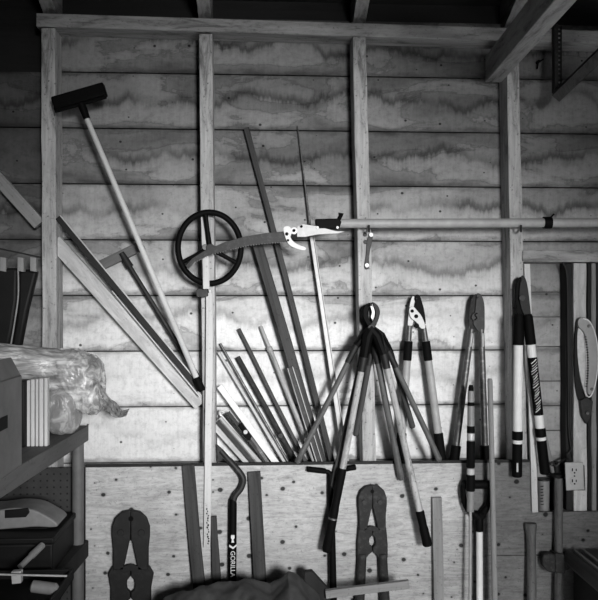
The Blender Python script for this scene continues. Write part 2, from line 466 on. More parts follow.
# thin dark strip along the top edge of the sheet
o = MB().box((x0, -PF-.001, zt+.0005), (xn-.012, -PF+.008, zt+.011)).build('edge_strip_1', M_darker); o['kind'] = 'structure'
for poly, mt in (([(x0, zt), (xm_-.001, zt), (xm_-.001, 0), (x0, 0)], M_ply),
                 ([(xm_+.001, zt), (xn, zt), (xn, zn), (XR-.01, zn), (XR-.01, ZSEAM+.003), (xm_+.001, ZSEAM+.003)], M_ply_shade),
                 ([(xm_+.001, ZSEAM), (XR-.01, ZSEAM), (XR-.01, 0), (xm_+.001, 0)], M_ply_shade)):
    n = len(poly)
    vs = [(x, -FW-.0005, z) for x, z in poly]+[(x, -PF, z) for x, z in poly]
    fs = [tuple(range(n)), tuple(range(2*n-1, n-1, -1))]+[(i, (i+1) % n, n+(i+1) % n, n+i) for i in range(n)]
    o = mk('wainscot_panel', vs, fs, mt, Matrix.Identity(4), None, .001); o['kind'] = 'structure'
# dark pegboard behind the shelf
def pegboard():
    m = NT('dark pegboard'); c = m.coords()
    sep = m.new('ShaderNodeSeparateXYZ'); m.link(c, sep.inputs[0])
    dx = m.math('SUBTRACT', m.math('FRACT', m.mul(sep.outputs[0], 40.0)), .5); dz = m.math('SUBTRACT', m.math('FRACT', m.mul(sep.outputs[2], 40.0)), .5)
    d2 = m.math('ADD', m.mul(dx, dx), m.mul(dz, dz))
    n = m.noise(c, 9, 4, .6)
    m.base(m.mul(m.ramp(d2, [(.012, .25), (.03, 1.0)]), m.ramp(n, [(.3, .03), (.7, .055)])), .7, 0, .25)
    return m.m
o = MB().box((XL, -PF, 0), (x0-.006, -FW-.0005, zt)).build('wainscot_panel', pegboard()); o['kind'] = 'structure'
# ledger and blocking in the right bay
xa = P(521, 256, FW).x
o = MB().box((xa+.001, -FW, P(560, 262, FW).z), (XR, -.03, P(560, 250, FW).z)).build('wall_ledger', M_plate, None, .003); o['kind'] = 'structure'
o = MB().box((P(528, 512, .1).x, -FW, zn-.045), (XR, 0, zn-.004)).build('wall_blocking', M_plate, None, .002); o['kind'] = 'structure'
mb = MB(); zz = P(560, 263, .03).z; k = 0
while zz > zn:
    h = random.choice((.10, .12, .14)); mb.box((P(523, 300, .03).x, -.03, max(zn-.003, zz-h+.003)), (XR, -.001, zz)); zz -= h; k += 1
o = mk('wall_lining', mb.v, mb.f, M_planks, Matrix.Identity(4), None, .0015); o['kind'] = 'structure'
# posts of the right bay
for (xa, xb, mat, d1) in ((565.5, 572.5, M_darker, .085), (573.5, 586.5, M_brace, .10), (587.5, 591, M_darker, .09), (591.5, 596, M_mid, .10), (596.5, 606, M_darker, .09)):
    upright('wall_post', xa, xb, xa+.5, xb+.8, 264, 508, mat, .031, d1, zt=P(575, 262.5, FW).z-.002, zb=zn-.003)
# dark brace and rafter tail at the upper right
a = P(557, 96, .15); b = P(630, 26, .45)
o = MB().bar(a, b, .040, .05).build('corner_brace', M_dark, None, .003); o['kind'] = 'structure'

# ================================================================== LIGHT
w = bpy.data.worlds.new('world'); SC.world = w; w.use_nodes = True
w.node_tree.nodes['Background'].inputs[0].default_value = (1, 1, 1, 1)
w.node_tree.nodes['Background'].inputs[1].default_value = .012
def area(name, loc, target, sx, sy, power, spread):
    l = bpy.data.lights.new(name, 'AREA'); l.shape = 'RECTANGLE'; l.size = sx; l.size_y = sy; l.energy = power; l.spread = math.radians(spread)
    o = bpy.data.objects.new(name, l); COL.objects.link(o); o.location = loc
    o.rotation_euler = (Vector(target)-Vector(loc)).to_track_quat('-Z', 'Y').to_euler()
    return o
# unseen door light behind the camera, beam narrowed to vignette the edges
area('doorway_daylight', (1.25, -5.9, 1.9), (.05, 0, 1.14), .8, .85, 16.6, 32.5)
# added unseen fill thrown at the floor, its bounce lights the undersides
area('floor_bounce_fill', (1.3, -6.0, 2.6), (1.3, -2.5, 0), .6, .6, 100, 30)
SC.view_settings.view_transform = 'Standard'; SC.view_settings.look = 'None'
SC.view_settings.gamma = 1; SC.view_settings.exposure = 0

# ================================================================== THINGS, LEFT BAY
# --- squeegee with black head, hooked on the corner stud
t = empty('floor_squeegee', P(201, 391, .125), 'long pale-handled squeegee with black bar head, hooked high on the leftmost stud', 'squeegee')
a, b = P(84, 112, .150), P(202, 391, .125)
MB().bar(P(53.5, 104.5, .155), P(105.5, 89.5, .155), 13.5*S(a), .04).build('head', M_black, t, .006)
MB().bar(P(54.5, 110.5, .155), P(106, 96, .155), 5*S(a), .012).build('rubber_blade', M_rubber, t, .001)
rod('socket', P(79.5, 99, .152), P(87, 119, .150), [(0, 4.5), (.5, 4), (1, 3.4)], M_black, t)
rod('handle', *seg(a, b, 0, .955), [(0, 2.6), (.5, 2.9), (1, 3)], M_pale, t, jit=.001)
rod('grip', *seg(a, b, .95, 1.0), rnd(3.9, .1), M_rubber, t)
# --- T-headed pusher in the bay
t = empty('push_rake', P(198, 376, .05), 'wooden T-headed rake with dark pipe handle leaning behind the long squeegee', 'rake')
stick('head', P(100, 266, .03), P(143, 244.5, .03), 10, 5, M_grey, t)
rod('handle', P(125, 259, .04), P(199, 378, .07), 2.3, M_steel, t)
rod('ferrule', P(121.5, 253, .036), P(130, 267, .04), [(0, 3), (1, 4)], M_steel, t)
# --- angle iron resting along the brace
def angle_iron(name, a, b, w, mat, edge, label, cat='angle iron', group=None):
    t = empty(name, b, label, cat, group); k = S(a)
    M = frame(a, b); L = (b-a).length; W = w*k; th = .003
    prof = [(-W/2, 0), (W/2, 0), (W/2, .010), (W/2-th, .010), (W/2-th, th), (-W/2, th)]
    n = len(prof); vs = [(x, y, z) for z in (0, L) for x, y in prof]
    fs = [tuple(reversed(range(n))), tuple(range(n, 2*n))]+[(i, (i+1) % n, n+(i+1) % n, n+i) for i in range(n)]
    mk('flange', vs, fs, mat, M, t, .0006)
    vs = [(x, y, z) for z in (.002, L-.002) for x, y in ((W/2-th-.0006, .0106), (W/2+.0008, .0106), (W/2+.0008, .004), (W/2-th-.0006, .004))]  # separate brighter strip along the upper edge
    mk('bright_edge', vs, [(0,3,2,1),(4,5,6,7),(0,1,5,4),(1,2,6,5),(2,3,7,6),(3,0,4,7)], edge, M, t)['label'] = 'bright edge'
    return t
angle_iron('angle_iron', P(58, 217, .096), P(200, 389, .096), 6.8, M_blacksteel, M_bright, 'long dark angle iron with a shiny edge lying along the top of the diagonal brace')
tag(rod('steel_wire', P(112, 291, .112), P(200, 397, .112), .75, M_bright), 'thin bright rod lying along the lower edge of the long angle iron', 'rod')

# ================================================================== STUD 2: WHEEL, SLAT, STICK
# wheel hangs on the stud, tilted so its foot tucks behind the slat
wc = P(209.5, 248, .135); wr = 31.3*S(wc)
t = empty('handwheel', P(209.5, 285, .118), 'black spoked wheel hanging high on the second stud from the left', 'wheel')
tilt = math.radians(-6); ca, sa = math.cos(tilt), math.sin(tilt)
def wp(x, z, o=0.0): return wc+Vector((x, -o-z*math.tan(math.radians(5)), z*1.13))
mb = MB(); path = [wp(wr*math.cos(q*math.pi/32), wr*math.sin(q*math.pi/32)) for q in range(65)]
n = 12; vs = []; fs = []
for q in range(64):
    a = q*math.pi/32; rad = Vector((math.cos(a), 0, math.sin(a)))
    for k in range(n):
        e = 2*math.pi*k/n; vs.append(wp(wr*math.cos(a), wr*math.sin(a))+rad*(.0115*math.cos(e))+Vector((0, -1, 0))*(.011*math.sin(e)))
for q in range(64):
    for k in range(n): fs.append((q*n+k, q*n+(k+1) % n, ((q+1) % 64)*n+(k+1) % n, ((q+1) % 64)*n+k))
mb.add(vs, fs).build('rim', M_black, t)
for ang in (97, -26, 205):
    a = math.radians(ang)
    MB().tube([wp(.01*math.cos(a), .01*math.sin(a)), wp(wr*.5*math.cos(a), wr*.5*math.sin(a)), wp(wr*math.cos(a), wr*math.sin(a))], [.011, .0085, .008]).build('spoke', M_black, t)
MB().boss(210.5, 248.5, 4.6, .12, .152, 20).build('hub', M_steel, t, .002)
# slat nailed to the stud
t = empty('mounting_batten', P(205.5, 290, .14), 'short pale batten on the second stud, passing through the black wheel', 'batten')
stick('slat_board', P(203.8, 213, .108), P(206, 289, .16), 6.2, 2.5, M_pale, t)
MB().boss(205.2, 247.2, 3, .13, .148, 18).build('bolt', M_greysteel, t, .0015)
t = empty('bracket', P(203, 297, .11), 'small dark metal bracket at the foot of the short batten below the black wheel', 'bracket')
MB().prism([(196, 291), (198, 288.5), (208, 288.5), (208.5, 296), (204, 297.5), (197, 297)], .101, .135).build('plate', M_steel, t, .002)
MB().prism([(208.8, 290), (211.5, 289.5), (212, 298), (209.4, 299)], .101, .12).build('tab', M_bright, t, .001)
# long bleached stick
t = empty('measuring_stick', P(207, 547, .125), 'long bleached stick hanging on the second stud, dark scribbles near its lower end', 'stick')
st = stick('stick_board', P(209.5, 293, .118), P(207, 547, .125), 6.8, 3, M_bleach, t)
mb = MB(); random.seed(3)
for i in range(16):
    y = 508+i*2.3; x = 207.2+random.uniform(-1.5, 1.2)
    mb.prism([(x, y), (x+random.uniform(.6, 1.6), y+.3), (x+random.uniform(.3, 1.4), y+random.uniform(1.2, 2.6)), (x-.4, y+1.6)], .1305, .1313)
mb.build('scribble', M_black, t)['label'] = 'dark scribbled marks'

# ================================================================== POLE SAW
t = empty('pole_saw', P(430, 224, .15), 'long pale pole saw with dark curved blade, laid level across the studs', 'pole saw')
a, b = P(338, 223.5, .15), P(640, 222.5, .15)
rod('pole', a, b, 4.6, M_pipe, t, 18)
bl = [(186, 266), (192, 258.5), (205, 250.5), (225, 242), (245, 236.5), (266, 233), (288, 231), (288, 242), (268, 243), (247, 245.5), (228, 250), (208, 255.5), (195, 262), (188, 269)]
MB().prism(bl, .168, .1705).build('blade', M_steel, t, .0005)
mb = MB()
for i in range(46):
    u = i/46; j = u*6; k = int(j); f = j-k; lo = list(reversed(bl[7:14])) 
    x = lo[k][0]+(lo[k+1][0]-lo[k][0])*f; y = lo[k][1]+(lo[k+1][1]-lo[k][1])*f
    mb.prism([(x-1, y-.8), (x+1.1, y-1), (x+.6, y+1.0)], .1683, .1702)
mb.build('teeth', M_greysteel, t)
MB().prism([(297, 226.5), (303, 224), (316, 226), (336, 231), (345, 231.5), (338, 233.5), (318, 234.5), (305, 237), (297, 237)], .1712, .1755).build('arm', M_alu, t, .001)
hb = [(283.3, 229), (286, 226.2), (290, 227), (292, 232), (290.5, 237), (293.5, 241.5), (299, 245), (305.5, 247.5), (304.5, 250.2), (296, 248.5), (289, 244.5), (285.5, 238)]
MB().prism(smooth2(hb, 3), .1757, .180).build('hooked_bracket', M_white, t, .001)
for x, y, r in ((286.8, 234, 1.7), (294, 230.5, 1.6), (301.5, 226.5, 1.3), (288, 240.3, 1.2)): MB().boss(x, y, r, .1755, .184).build('bolt', M_black, t, .0006)
MB().boss(294, 230.7, 3.6, .1765, .179, 20).build('washer', M_bright, t, .0006)
MB().prism([(315, 219.5), (338, 219), (341, 222), (339, 229), (316, 229.5)], .13, .176).build('clamp', M_black, t, .003)
for x in (317.5, 337.5): MB().boss(x, 227.5, 1.4, .176, .180).build('rivet', M_bright, t, .0006)
MB().tube([P(338, 221, .165), P(340.5, 216, .17), P(341, 213, .172)], [.008, .008, .011]).build('clamp_lever', M_black, t)
MB().tube([P(543.5, 222.7, .15), P(551, 222.7, .15)], .0235, 18).build('locking_collar', M_black, t)
MB().bar(P(551, 217, .16), P(554, 214, .16), .006, .008).build('collar_lever', M_black, t, .001)
# hooks the pole lies on
for x, lab in ((369, 'rusty pole hook screwed to the middle stud under the pole saw'), (521, 'rusty pole hook on the right-hand stud under the pole saw')):
    p = P(x-1, 231, .12)
    tag(MB().tube(smooth_path([P(x, 227, .10), P(x, 230, .125), P(x, 231.5, .152), P(x, 229, .174), P(x, 225, .177)]), .004, 8).build('pole_hook', M_rust), lab, 'hook')
# hasp on the middle stud
t = empty('hasp', P(367, 268, .105), 'dark strap hasp with two shiny screws on the middle stud, below the pole saw', 'hasp')
MB().prism(smooth2([(367, 240), (369.5, 236), (372.5, 236), (371.5, 244), (369, 256), (369, 268), (365, 269), (364.5, 264), (366, 254)], 3), .1, .107).build('strap', M_steel, t, .001)
for x, y in ((371, 234.8), (366.8, 265.3)): MB().boss(x, y, 2.2, .101, .112).build('screw', M_bright, t, .001)
for x, y in ((365, 234.5), (365.5, 242)): MB().boss(x, y, 2.1, .101, .106).build('ring', M_steel, t, .001)

# ================================================================== MIDDLE BAY: STICKS BEHIND THE PLYWOOD
def lean(name, mat, label, cat, x1, y1, x2, y2, w, t=4, d1=.02, d2=.07, round_=False, group=None, ext=500, prof=None):
    a = P(x1, y1, d1); b = P(x2, y2, d2)
    e = a+(b-a)*((ext-y1)/(y2-y1))
    o = rod(name, a, e, prof or w/2, mat, jit=.0015) if round_ else stick(name, a, e, w, t, mat)
    return tag(o, label, cat, group)
lean('wooden_board', M_dark, 'tallest dark narrow board in the middle bay, reaching above the pole saw', 'board', 246.5, 128, 331, 455, 5.5, 5, .02, .045)
lean('wooden_board', M_dark, 'wide dark board in the middle bay whose top is behind the saw blade', 'board', 255.5, 236, 320, 458, 10, 4, .055, .088)
tall = empty('aluminium_rod', P(345, 460, .06), 'bright aluminium channel with thin dark tip rising through the pole saw bracket', 'rod')
a, b = P(310.5, 228, .03), P(349, 484, .07)
rod('tip', P(297.5, 126, .012), a, [(0, .5), (1, 1.1)], M_greysteel, tall)
k = S(a); M = frame(a, b); L = (b-a).length; W = 6*k
prof = [(-W/2, 0), (-W/2, .012), (-W/2+.004, .012), (-W/2+.004, .003), (W/2-.004, .003), (W/2-.004, .012), (W/2, .012), (W/2, 0)]
n = len(prof); mk('channel', [(x*q, y, z) for z, q in ((0, .75), (L, 1)) for x, y in prof], [tuple(reversed(range(n))), tuple(range(n, 2*n))]+[(i, (i+1) % n, n+(i+1) % n, n+i) for i in range(n)], M_alu, M, tall, .0006)
lean('steel_rod', M_greysteel, 'thin dark steel rod, upper one of the close pair beside the second stud', 'rod', 220, 343.5, 289, 464, 2.6, 2, .02, .06, True)
lean('aluminium_strip', M_alu, 'thin pale metal strip, lower one of the close pair beside the second stud', 'strip', 218.5, 352, 285.5, 464, 3.0, 2, .03, .07)
lean('white_lath', M_white, 'bright white flat lath leaning left in the middle bay', 'lath', 219.5, 386, 277, 463, 6.2, 2, .06, .09)
lean('iron_pipe', M_rust, 'thick rusty iron pipe leaning in the middle bay', 'pipe', 237.5, 357, 297, 464, 5.4, 4, .02, .06, True)
tag(MB().boss(280.5, 435, 2.6, .05, .085).build('pipe_bolt', M_steel, bpy.data.objects['iron_pipe'], .001), None, None)
lean('steel_bar', M_steel, 'thin dark bar rising between the rusty pipe and the pale pole', 'bar', 238.5, 329, 307, 464, 3.4, 4, .02, .06)
t = empty('tapered_pole', P(312, 464, .07), 'pale grey pole with a thinner top section, rightmost round pole in the middle bay', 'pole')
a, b = P(260.5, 326, .02), P(330, 500, .08)
rod('thin_section', *seg(a, b, 0, .13), [(0, 1.3), (.06, 1.9), (1, 1.9)], M_pipe, t)
rod('collar', *seg(a, b, .12, .15), rnd(3.1, .2), M_greyplastic, t)
rod('shaft', *seg(a, b, .15, 1), 2.5, M_handlel, t)
t = empty('door_channel', P(316, 462, .095), 'short dark channel with white edges lying on the wide dark board', 'channel')
a, b = P(290, 367, .085), P(325, 480, .096); k = S(a)
stick('web', a, b, 6.5, 1.2, M_steel, t)
off = frame(a, b).to_3x3() @ Vector((1, 0, 0))
for sgn in (-1, 1):
    o_ = off*(2.6*k*sgn); q = Vector((0, -.006, 0))
    stick('rim', a+o_+q, b+o_+q, 1.1, 2.4, M_alu, t)['label'] = 'pale metal rim'
# small tangle at the foot of the bay
t = empty('hooked_rod', P(258, 463, .06), 'thin silver rod with a bent hook end, low beside the second stud', 'rod')
pth = smooth_path([P(224, 412.5, .05), P(220.5, 411, .05), P(220, 414, .05), P(224, 419, .05), P(240, 438, .055), P(258, 462, .06), P(270, 480, .065)])
MB().tube(pth, 1.3*S(pth[0]), 8).build('bent_rod', M_bright, t)
t = empty('bar_clamp', P(266, 463, .075), 'dark bar clamp with a black sliding jaw beneath the white lath', 'clamp')
stick('bar', P(228, 412, .06), P(276, 476, .075), 3.6, 2, M_steel, t)
MB().prism([(238.5, 425), (242, 423), (247, 430), (252, 435), (250, 440), (245, 438), (243, 431)], .06, .09).build('jaw', M_black, t, .002)
MB().boss(245.5, 432, 2.2, .09, .096).build('jaw_screw', M_bright, t, .001)
lean('iron_rod', M_blacksteel, 'thin black rod in the tangle between the hooked rod and the bar clamp', 'rod', 224, 414, 262, 463, 2.4, 2, .04, .065, True, ext=480)
lean('steel_bar', M_greysteel, 'grey flat bar lying in the tangle just right of the hooked rod', 'bar', 250, 436, 268, 463, 3.5, 2, .06, .08, ext=480)
angle_iron('angle_iron', P(218, 421, .092), P(262, 472, .094), 5.5, M_steel, M_greysteel, 'short dark angle iron lying on the brace low beside the second stud')

# ================================================================== MIDDLE STUD: HANGING LOPPERS
def hp(name_root, dd, hl, hr, mat, label, cat, rad, grips=None, head=True, big=1.0, ypiv=332, gmat=None):
    """pair of long handles crossing at a pivot; hl/hr lists of pixel points of each handle"""
    t = empty(name_root, P(371, 309, dd), label, cat, 'loppers on the middle stud nail')
    for side_, hh in ((-1, hl), (1, hr)):
        a = P(*hh[0], dd+.002*side_); b = P(*hh[1], dd+.004)
        h = rod('handle', a, b, [(0, rad*.8), (.12, rad*.95), (.75, rad), (.985, rad*1.08), (1, rad*.7)], mat, t, jit=.0015)
        if grips:
            g0, g1 = grips
            c, e = seg(a, b, g0 if side_ < 0 else g1, 1.004)
            rod('grip', c, e, [(0, rad*1.1), (.04, rad*1.32), (.45, rad*1.2), (.5, rad*1.32), (.96, rad*1.45), (1, rad*1.1)], M_rubber, h)
        # steel tang from the pivot into the handle
        MB().tube([P(371-side_*1.5, 327, dd), P(371+side_*(1+.5*abs(hh[0][0]-371)), 336, dd), a+(b-a)*.06], [.015*big, .018*big, .014*big]).build('tang', M_black, t)
        rod('socket', *seg(a, b, -.04, .13 if rad > 3.1 else .2), [(0, rad*.9), (.5, rad*1.22), (1, rad*1.08)], M_blacksteel, t)
    return t
def jaws(t, d, sc=1.0):
    MB().prism(smooth2([(371-sc*1, 303), (371-sc*5.5, 305), (371-sc*7.5, 312), (371-sc*6, 320), (371-sc*1, 329), (371+sc*3, 330), (371+sc*1, 324), (371-sc*2.5, 318), (371-sc*3.2, 312), (371-sc*1.5, 307)], 3), d, d+.007).build('hook_jaw', M_black, t, .0015)
    MB().prism(smooth2([(371+sc*1, 302), (371+sc*6, 305), (371+sc*8.5, 312), (371+sc*6.5, 321), (371+sc*2, 330), (371-sc*3, 330), (371-sc*1, 325), (371+sc*3.5, 318), (371+sc*4.2, 312), (371+sc*2.5, 306)], 3), d+.007, d+.014).build('blade_jaw', M_blacksteel, t, .0015)
    MB().boss(371, 327.5, 3.2, d-.002, d+.018).build('pivot_bolt', M_steel, t, .001)
tag(MB().tube([P(371.3, 306, .095), P(371.3, 304.8, .235)], .0028, 8).build('nail', M_steel), 'long nail in the middle stud that carries the bundle of loppers', 'nail')
t = hp('hedge_shears', .112, [(372, 348), (355.5, 436)], [(389, 348), (413, 428)], M_dark, 'short dark-handled shears at the back of the bundle on the middle stud', 'shears', 2.8); jaws(t, .110, .9)
t = hp('lopping_shears', .134, [(364, 350), (333, 488)], [(374.5, 346), (401.5, 480)], M_handle, 'wooden-handled loppers with bare round ends reaching just below the plywood edge, in the middle bundle', 'loppers', 3.3); jaws(t, .131, .95)
t = hp('lopping_shears', .160, [(360, 338), (297, 463)], [(385, 344), (440, 461)], M_handle, 'widest-spread loppers of the middle bundle with thin bare brown handles', 'loppers', 2.8); jaws(t, .156, 1)
t = hp('lopping_shears', .186, [(366.5, 345), (326.5, 551)], [(381, 342), (427.5, 545)], M_handlel, 'longest loppers of the middle bundle, speckled pale handles with long black grips', 'loppers', 3.4, (.60, .83), big=1.15); jaws(t, .182, 1.05)
h = [c for c in t.children if c.name.startswith('handle')][0]
a, b = P(366.5, 345, .184), P(326.5, 551, .19)
rod('grip_ring', *seg(a, b, .838, .85), 4.6, M_greysteel, h)
MB().prism(smooth2([(370.5, 306), (373.5, 308), (374.5, 313), (372.5, 319), (371, 317), (372, 312)], 3), .198, .2005).build('sharpened_edge', M_bright, t)['label'] = 'bright sharpened edge'

# ================================================================== LOPPERS IN THE THIRD BAY
D = .05
t = empty('bypass_loppers', P(415, 297, D), 'bypass loppers with bright bolted head and black-sleeved grey handles, hanging right of the bundle', 'loppers')
MB().prism(smooth2([(412.5, 296), (410, 303), (408.5, 314), (407.7, 326), (411.5, 327), (414, 318), (413.5, 308), (415, 299)], 3), D, D+.006).build('hook_jaw', M_alu, t, .001)
MB().prism(smooth2([(414.5, 296), (419, 295), (422, 302), (424.5, 312), (425.5, 324), (421, 323), (417.5, 315), (415.5, 305)], 3), D+.006, D+.011).build('cutting_blade', M_black, t, .001)
MB().prism(smooth2([(409, 309), (413, 306.5), (417.5, 311), (422, 317), (425.5, 327), (421, 328.5), (416, 322), (410.5, 317.5)], 3), D+.011, D+.017).build('pivot_plate', M_alu, t, .001)
for x, y, r in ((411.8, 311, 1.7), (415.8, 316.2, 2), (416.3, 325.6, 2.4)): MB().boss(x, y, r, D, D+.021).build('pivot_bolt', M_black, t, .0008)
for hh in (((409.5, 327), (399.5, 466)), ((423.8, 327), (442.5, 466))):
    a, b = P(*hh[0], D+.004), P(*hh[1], D+.02)
    h = rod('handle', *seg(a, b, .1, 1), [(0, 3.6), (.3, 4), (1, 4)], M_pipe, t)
    rod('ferrule', *seg(a, b, -.01, .11), [(0, 2.4), (.5, 2.8), (1, 3)], M_greysteel, t)
    rod('upper_sleeve', *seg(a, b, .10, .245), rnd(4.4, .04), M_rubber, h)
    rod('grip', *seg(a, b, .76, 1), rnd(4.9, .03), M_rubber, h)
t = empty('bypass_loppers', P(476, 294, D), 'dark rusty loppers with grey pipe handles in the third bay, behind the black-tipped pole', 'loppers')
MB().prism(smooth2([(476, 294), (471.5, 299), (469.5, 310), (468.5, 322), (472, 331), (480, 331), (480, 322), (476.5, 312), (475.5, 302)], 3), D, D+.007).build('hook_jaw', M_rust, t, .001)
MB().prism(smooth2([(477, 293.5), (481, 295), (484, 303), (484.5, 316), (484, 332), (479, 332), (473, 323), (475, 310), (476, 300)], 3), D+.007, D+.014).build('cutting_blade', M_steel, t, .001)
MB().boss(475.5, 317, 4.2, D+.014, D+.018, 18).build('pivot_bolt', M_steel, t, .001)
MB().tube(smooth_path([P(477.5, 313, D+.02), P(475, 315, D+.02), P(477, 318, D+.02), P(474.5, 320, D+.02)]), .0022, 6).build('spring', M_black, t)
for hh in (((471.5, 329), (453.5, 466)), ((481.3, 329), (485.5, 466))):
    a, b = P(*hh[0], D+.004), P(*hh[1], D+.02)
    h = rod('handle', a, b, [(0, 2.8), (.3, 3.2), (1, 3.4)], M_greysteel, t)
    rod('ferrule', *seg(a, b, .03, .13), rnd(1.3, .03), M_bright, h).location += Vector((.002, -.009, 0))
    rod('grip', *seg(a, b, .85, 1), rnd(5, .03), M_rubber, h)

# ================================================================== RIGHT STUD: TELESCOPIC LOPPERS
D = .142
t = empty('telescopic_loppers', P(521, 277, D), 'telescopic loppers with white tubes and black sleeves on the right-hand stud', 'loppers')
MB().prism(smooth2([(521, 277), (517, 281), (515.3, 292), (516, 304), (517.5, 316), (523, 316), (521.5, 304), (521, 290)], 3), D, D+.008).build('hook_jaw', M_black, t, .0015)
MB().prism(smooth2([(521.5, 276), (525.5, 279), (528, 290), (529.5, 303), (530.5, 316), (524.5, 316), (520, 304), (519, 292)], 3), D+.008, D+.016).build('cutting_blade', M_blacksteel, t, .0015)
MB().boss(522, 298, 3.2, D+.016, D+.022).build('pivot_bolt', M_steel, t, .001)
a, b = P(518.5, 314, D+.008), P(517, 477, D+.008)
h = rod('handle', *seg(a, b, .1, .8), 4.6, M_white, t, 18)
rod('upper_sleeve', *seg(a, b, 0, .19), [(0, 3.8), (.1, 5), (1, 5.6)], M_rubber, h)
rod('locking_collar', *seg(a, b, .715, .775), rnd(5.4, .1), M_black, h)
rod('collar_ring', *seg(a, b, .776, .79), 4.9, M_white, h)
rod('grip', *seg(a, b, .79, 1), rnd(5, .03), M_rubber, h)
p = P(517.3, 468, D+.008); MB().prism([(516.6, 463), (518.2, 463), (518.2, 472), (516.6, 472)], D+.027, D+.0285).build('hang_slot', M_bright, h)
a, b = P(527.5, 314, D+.008), P(545, 474, D+.008)
h = rod('handle', *seg(a, b, .1, .8), 4.4, M_white, t, 18)
rod('upper_sleeve', *seg(a, b, 0, .19), [(0, 3.8), (.1, 4.9), (1, 5.3)], M_rubber, h)
lb = rod('label_sleeve', *seg(a, b, .27, .63), 4.75, M_black, h); lb['label'] = 'black label with white slanting script'
rod('locking_collar', *seg(a, b, .71, .77), rnd(5.4, .1), M_black, h)
rod('collar_ring', *seg(a, b, .771, .785), 4.8, M_white, h)
rod('grip', *seg(a, b, .785, 1), rnd(5, .03), M_rubber, h)
# slanting script, unreadable in the photograph: rows of tilted strokes on the tube
mb = MB(); random.seed(5)
for i in range(19):
    u = .295+i*.0168; c = a+(b-a)*u; k = S(c)
    wob = math.sin(i*1.3)*.6
    x0 = (-3.0+wob)*k; x1 = (1.2+wob+random.uniform(-.6, 1.4))*k
    def onr(x): return Vector((x, -math.sqrt(max(0, (4.75*k)**2-x*x))-.0006, 0))
    mb.tube([c+onr(x0)+Vector((0, 0, -.0085)), c+onr((x0+x1)/2), c+onr(x1)+Vector((0, 0, .0095))], .0010 if i % 3 else .0018, 5)
mb.build('script', M_white, lb)
# pale lath beside the stud
lo = lean('pale_lath', M_bleach, 'narrow pale lath running down beside the white-tubed loppers', 'lath', 526.8, 264, 534.5, 512, 6, 3.5, .108, .121, ext=512)
lean('wooden_peg', M_mid, 'short wooden stick leaning beside the right grip of the white-tubed loppers', 'stick', 543, 432, 554, 475, 5, 4, .04, .06, True, ext=475)

# ================================================================== FOLDING SAW, OUTLET, CAN
D = .1005
t = empty('folding_saw', P(582, 318, D), 'folding pruning saw with curved grey handle hanging on the pale post at right', 'saw')
MB().prism(smooth2([(577, 321), (581, 317), (587, 319), (592.5, 327), (596, 342), (597, 360), (595, 378), (591.5, 392), (588, 394.5), (586.5, 388), (587.5, 374), (587.5, 358), (586, 343), (583, 332), (578, 327)], 3), D+.008, D+.028).build('handle', M_greyplastic, t, .004)
MB().tube(smooth_path([P(x, y, D+.03) for x, y in ((583, 318.5), (589, 321), (594, 330), (597.3, 345), (598, 362), (596, 380), (592.5, 393), (588.5, 397), (585, 392))]), .0026, 6).build('handle_trim', M_white, t)
MB().prism(smooth2([(578, 328), (583, 333), (586, 345), (587.2, 360), (587, 376), (586, 394), (581.5, 383), (578.5, 366), (577.2, 348)], 3), D+.012, D+.0145).build('blade', M_bright, t, .0004)
mb = MB()
for i in range(20):
    y = 336+i*2.6; x = 584.2+3*math.sin((y-330)/66*math.pi)-.2
    mb.prism([(x, y), (x+2.2, y+.8), (x, y+1.8)], D+.0285, D+.0295)
mb.build('teeth', M_steel, t)
MB().prism(smooth2([(576.5, 322), (577, 345), (578, 370), (581, 385), (585.5, 398), (580, 402), (577, 396), (574.5, 380), (574, 350), (575, 328)], 3), D, D+.010).build('scabbard', M_darkplastic, t, .001)
MB().prism([(579, 400), (586, 397), (592, 401), (590.5, 415), (585.5, 424), (581, 416)], D, D+.022).build('hinge_block', M_steel, t, .003)
for x, y in ((587, 413), (591.5, 389), (588.5, 326)): MB().boss(x, y, 1.7, D+.02, D+.031).build('rivet', M_greysteel, t, .001)

t = empty('power_outlet', P(574, 490, .10), 'ivory double power outlet in the notch of the plywood at right', 'outlet')
MB().prism([(566, 464), (582, 464), (583, 489), (567, 489)], .062, .112).build('outlet_box', M_greysteel, t, .002)
pl_ = MB().prism([(564.8, 462.5), (583, 462), (584, 489.5), (566, 490.5)], .112, .118).build('cover_plate', M_outlet, t, .0025)
for y in (470.5, 481.5):
    f_ = MB().prism(smooth2([(570.5, y-3), (574, y-4.3), (578, y-3), (578.5, y+2.5), (574.3, y+4.2), (570.5, y+2.5)], 3), .118, .1205).build('receptacle', M_outlet, pl_, .0008)
    MB().prism([(571.8, y-2.2), (572.9, y-2.2), (572.9, y+.8), (571.8, y+.8)], .1203, .1212).prism([(575.7, y-1.8), (576.7, y-1.8), (576.7, y+.6), (575.7, y+.6)], .1203, .1212).boss(574.6, y+2.3, .9, .1203, .1212, 8).build('slots', M_black, f_)
MB().boss(574.5, 476, .8, .118, .1205, 8).build('screw', M_steel, pl_)
for pts, lab in (([(573, 463), (572, 452), (569, 430), (568.5, 380), (568, 320), (567, 275), (562.5, 262)], 'black cable running up the dark post to the ledger from the outlet'),
                 ([(570, 463), (567, 455), (572, 446), (569.8, 420), (570.5, 390)], 'short black cable looping above the outlet'),
                 ([(566, 458), (560, 462), (556, 466), (552, 462), (549, 466)], 'black cable curling left of the outlet')):
    dd = .09
    tag(MB().tube(smooth_path([P(x, y, .094 if i else .07) for i, (x, y) in enumerate(pts)]), .004, 8).build('power_cable', M_cord), lab, 'cable')
t = empty('tin_can', P(543.5, 508, .07), 'small dented tin can with a worn label in the plywood notch', 'can')
a, b = P(543.5, 510.5, .065), P(543.5, 480, .065)
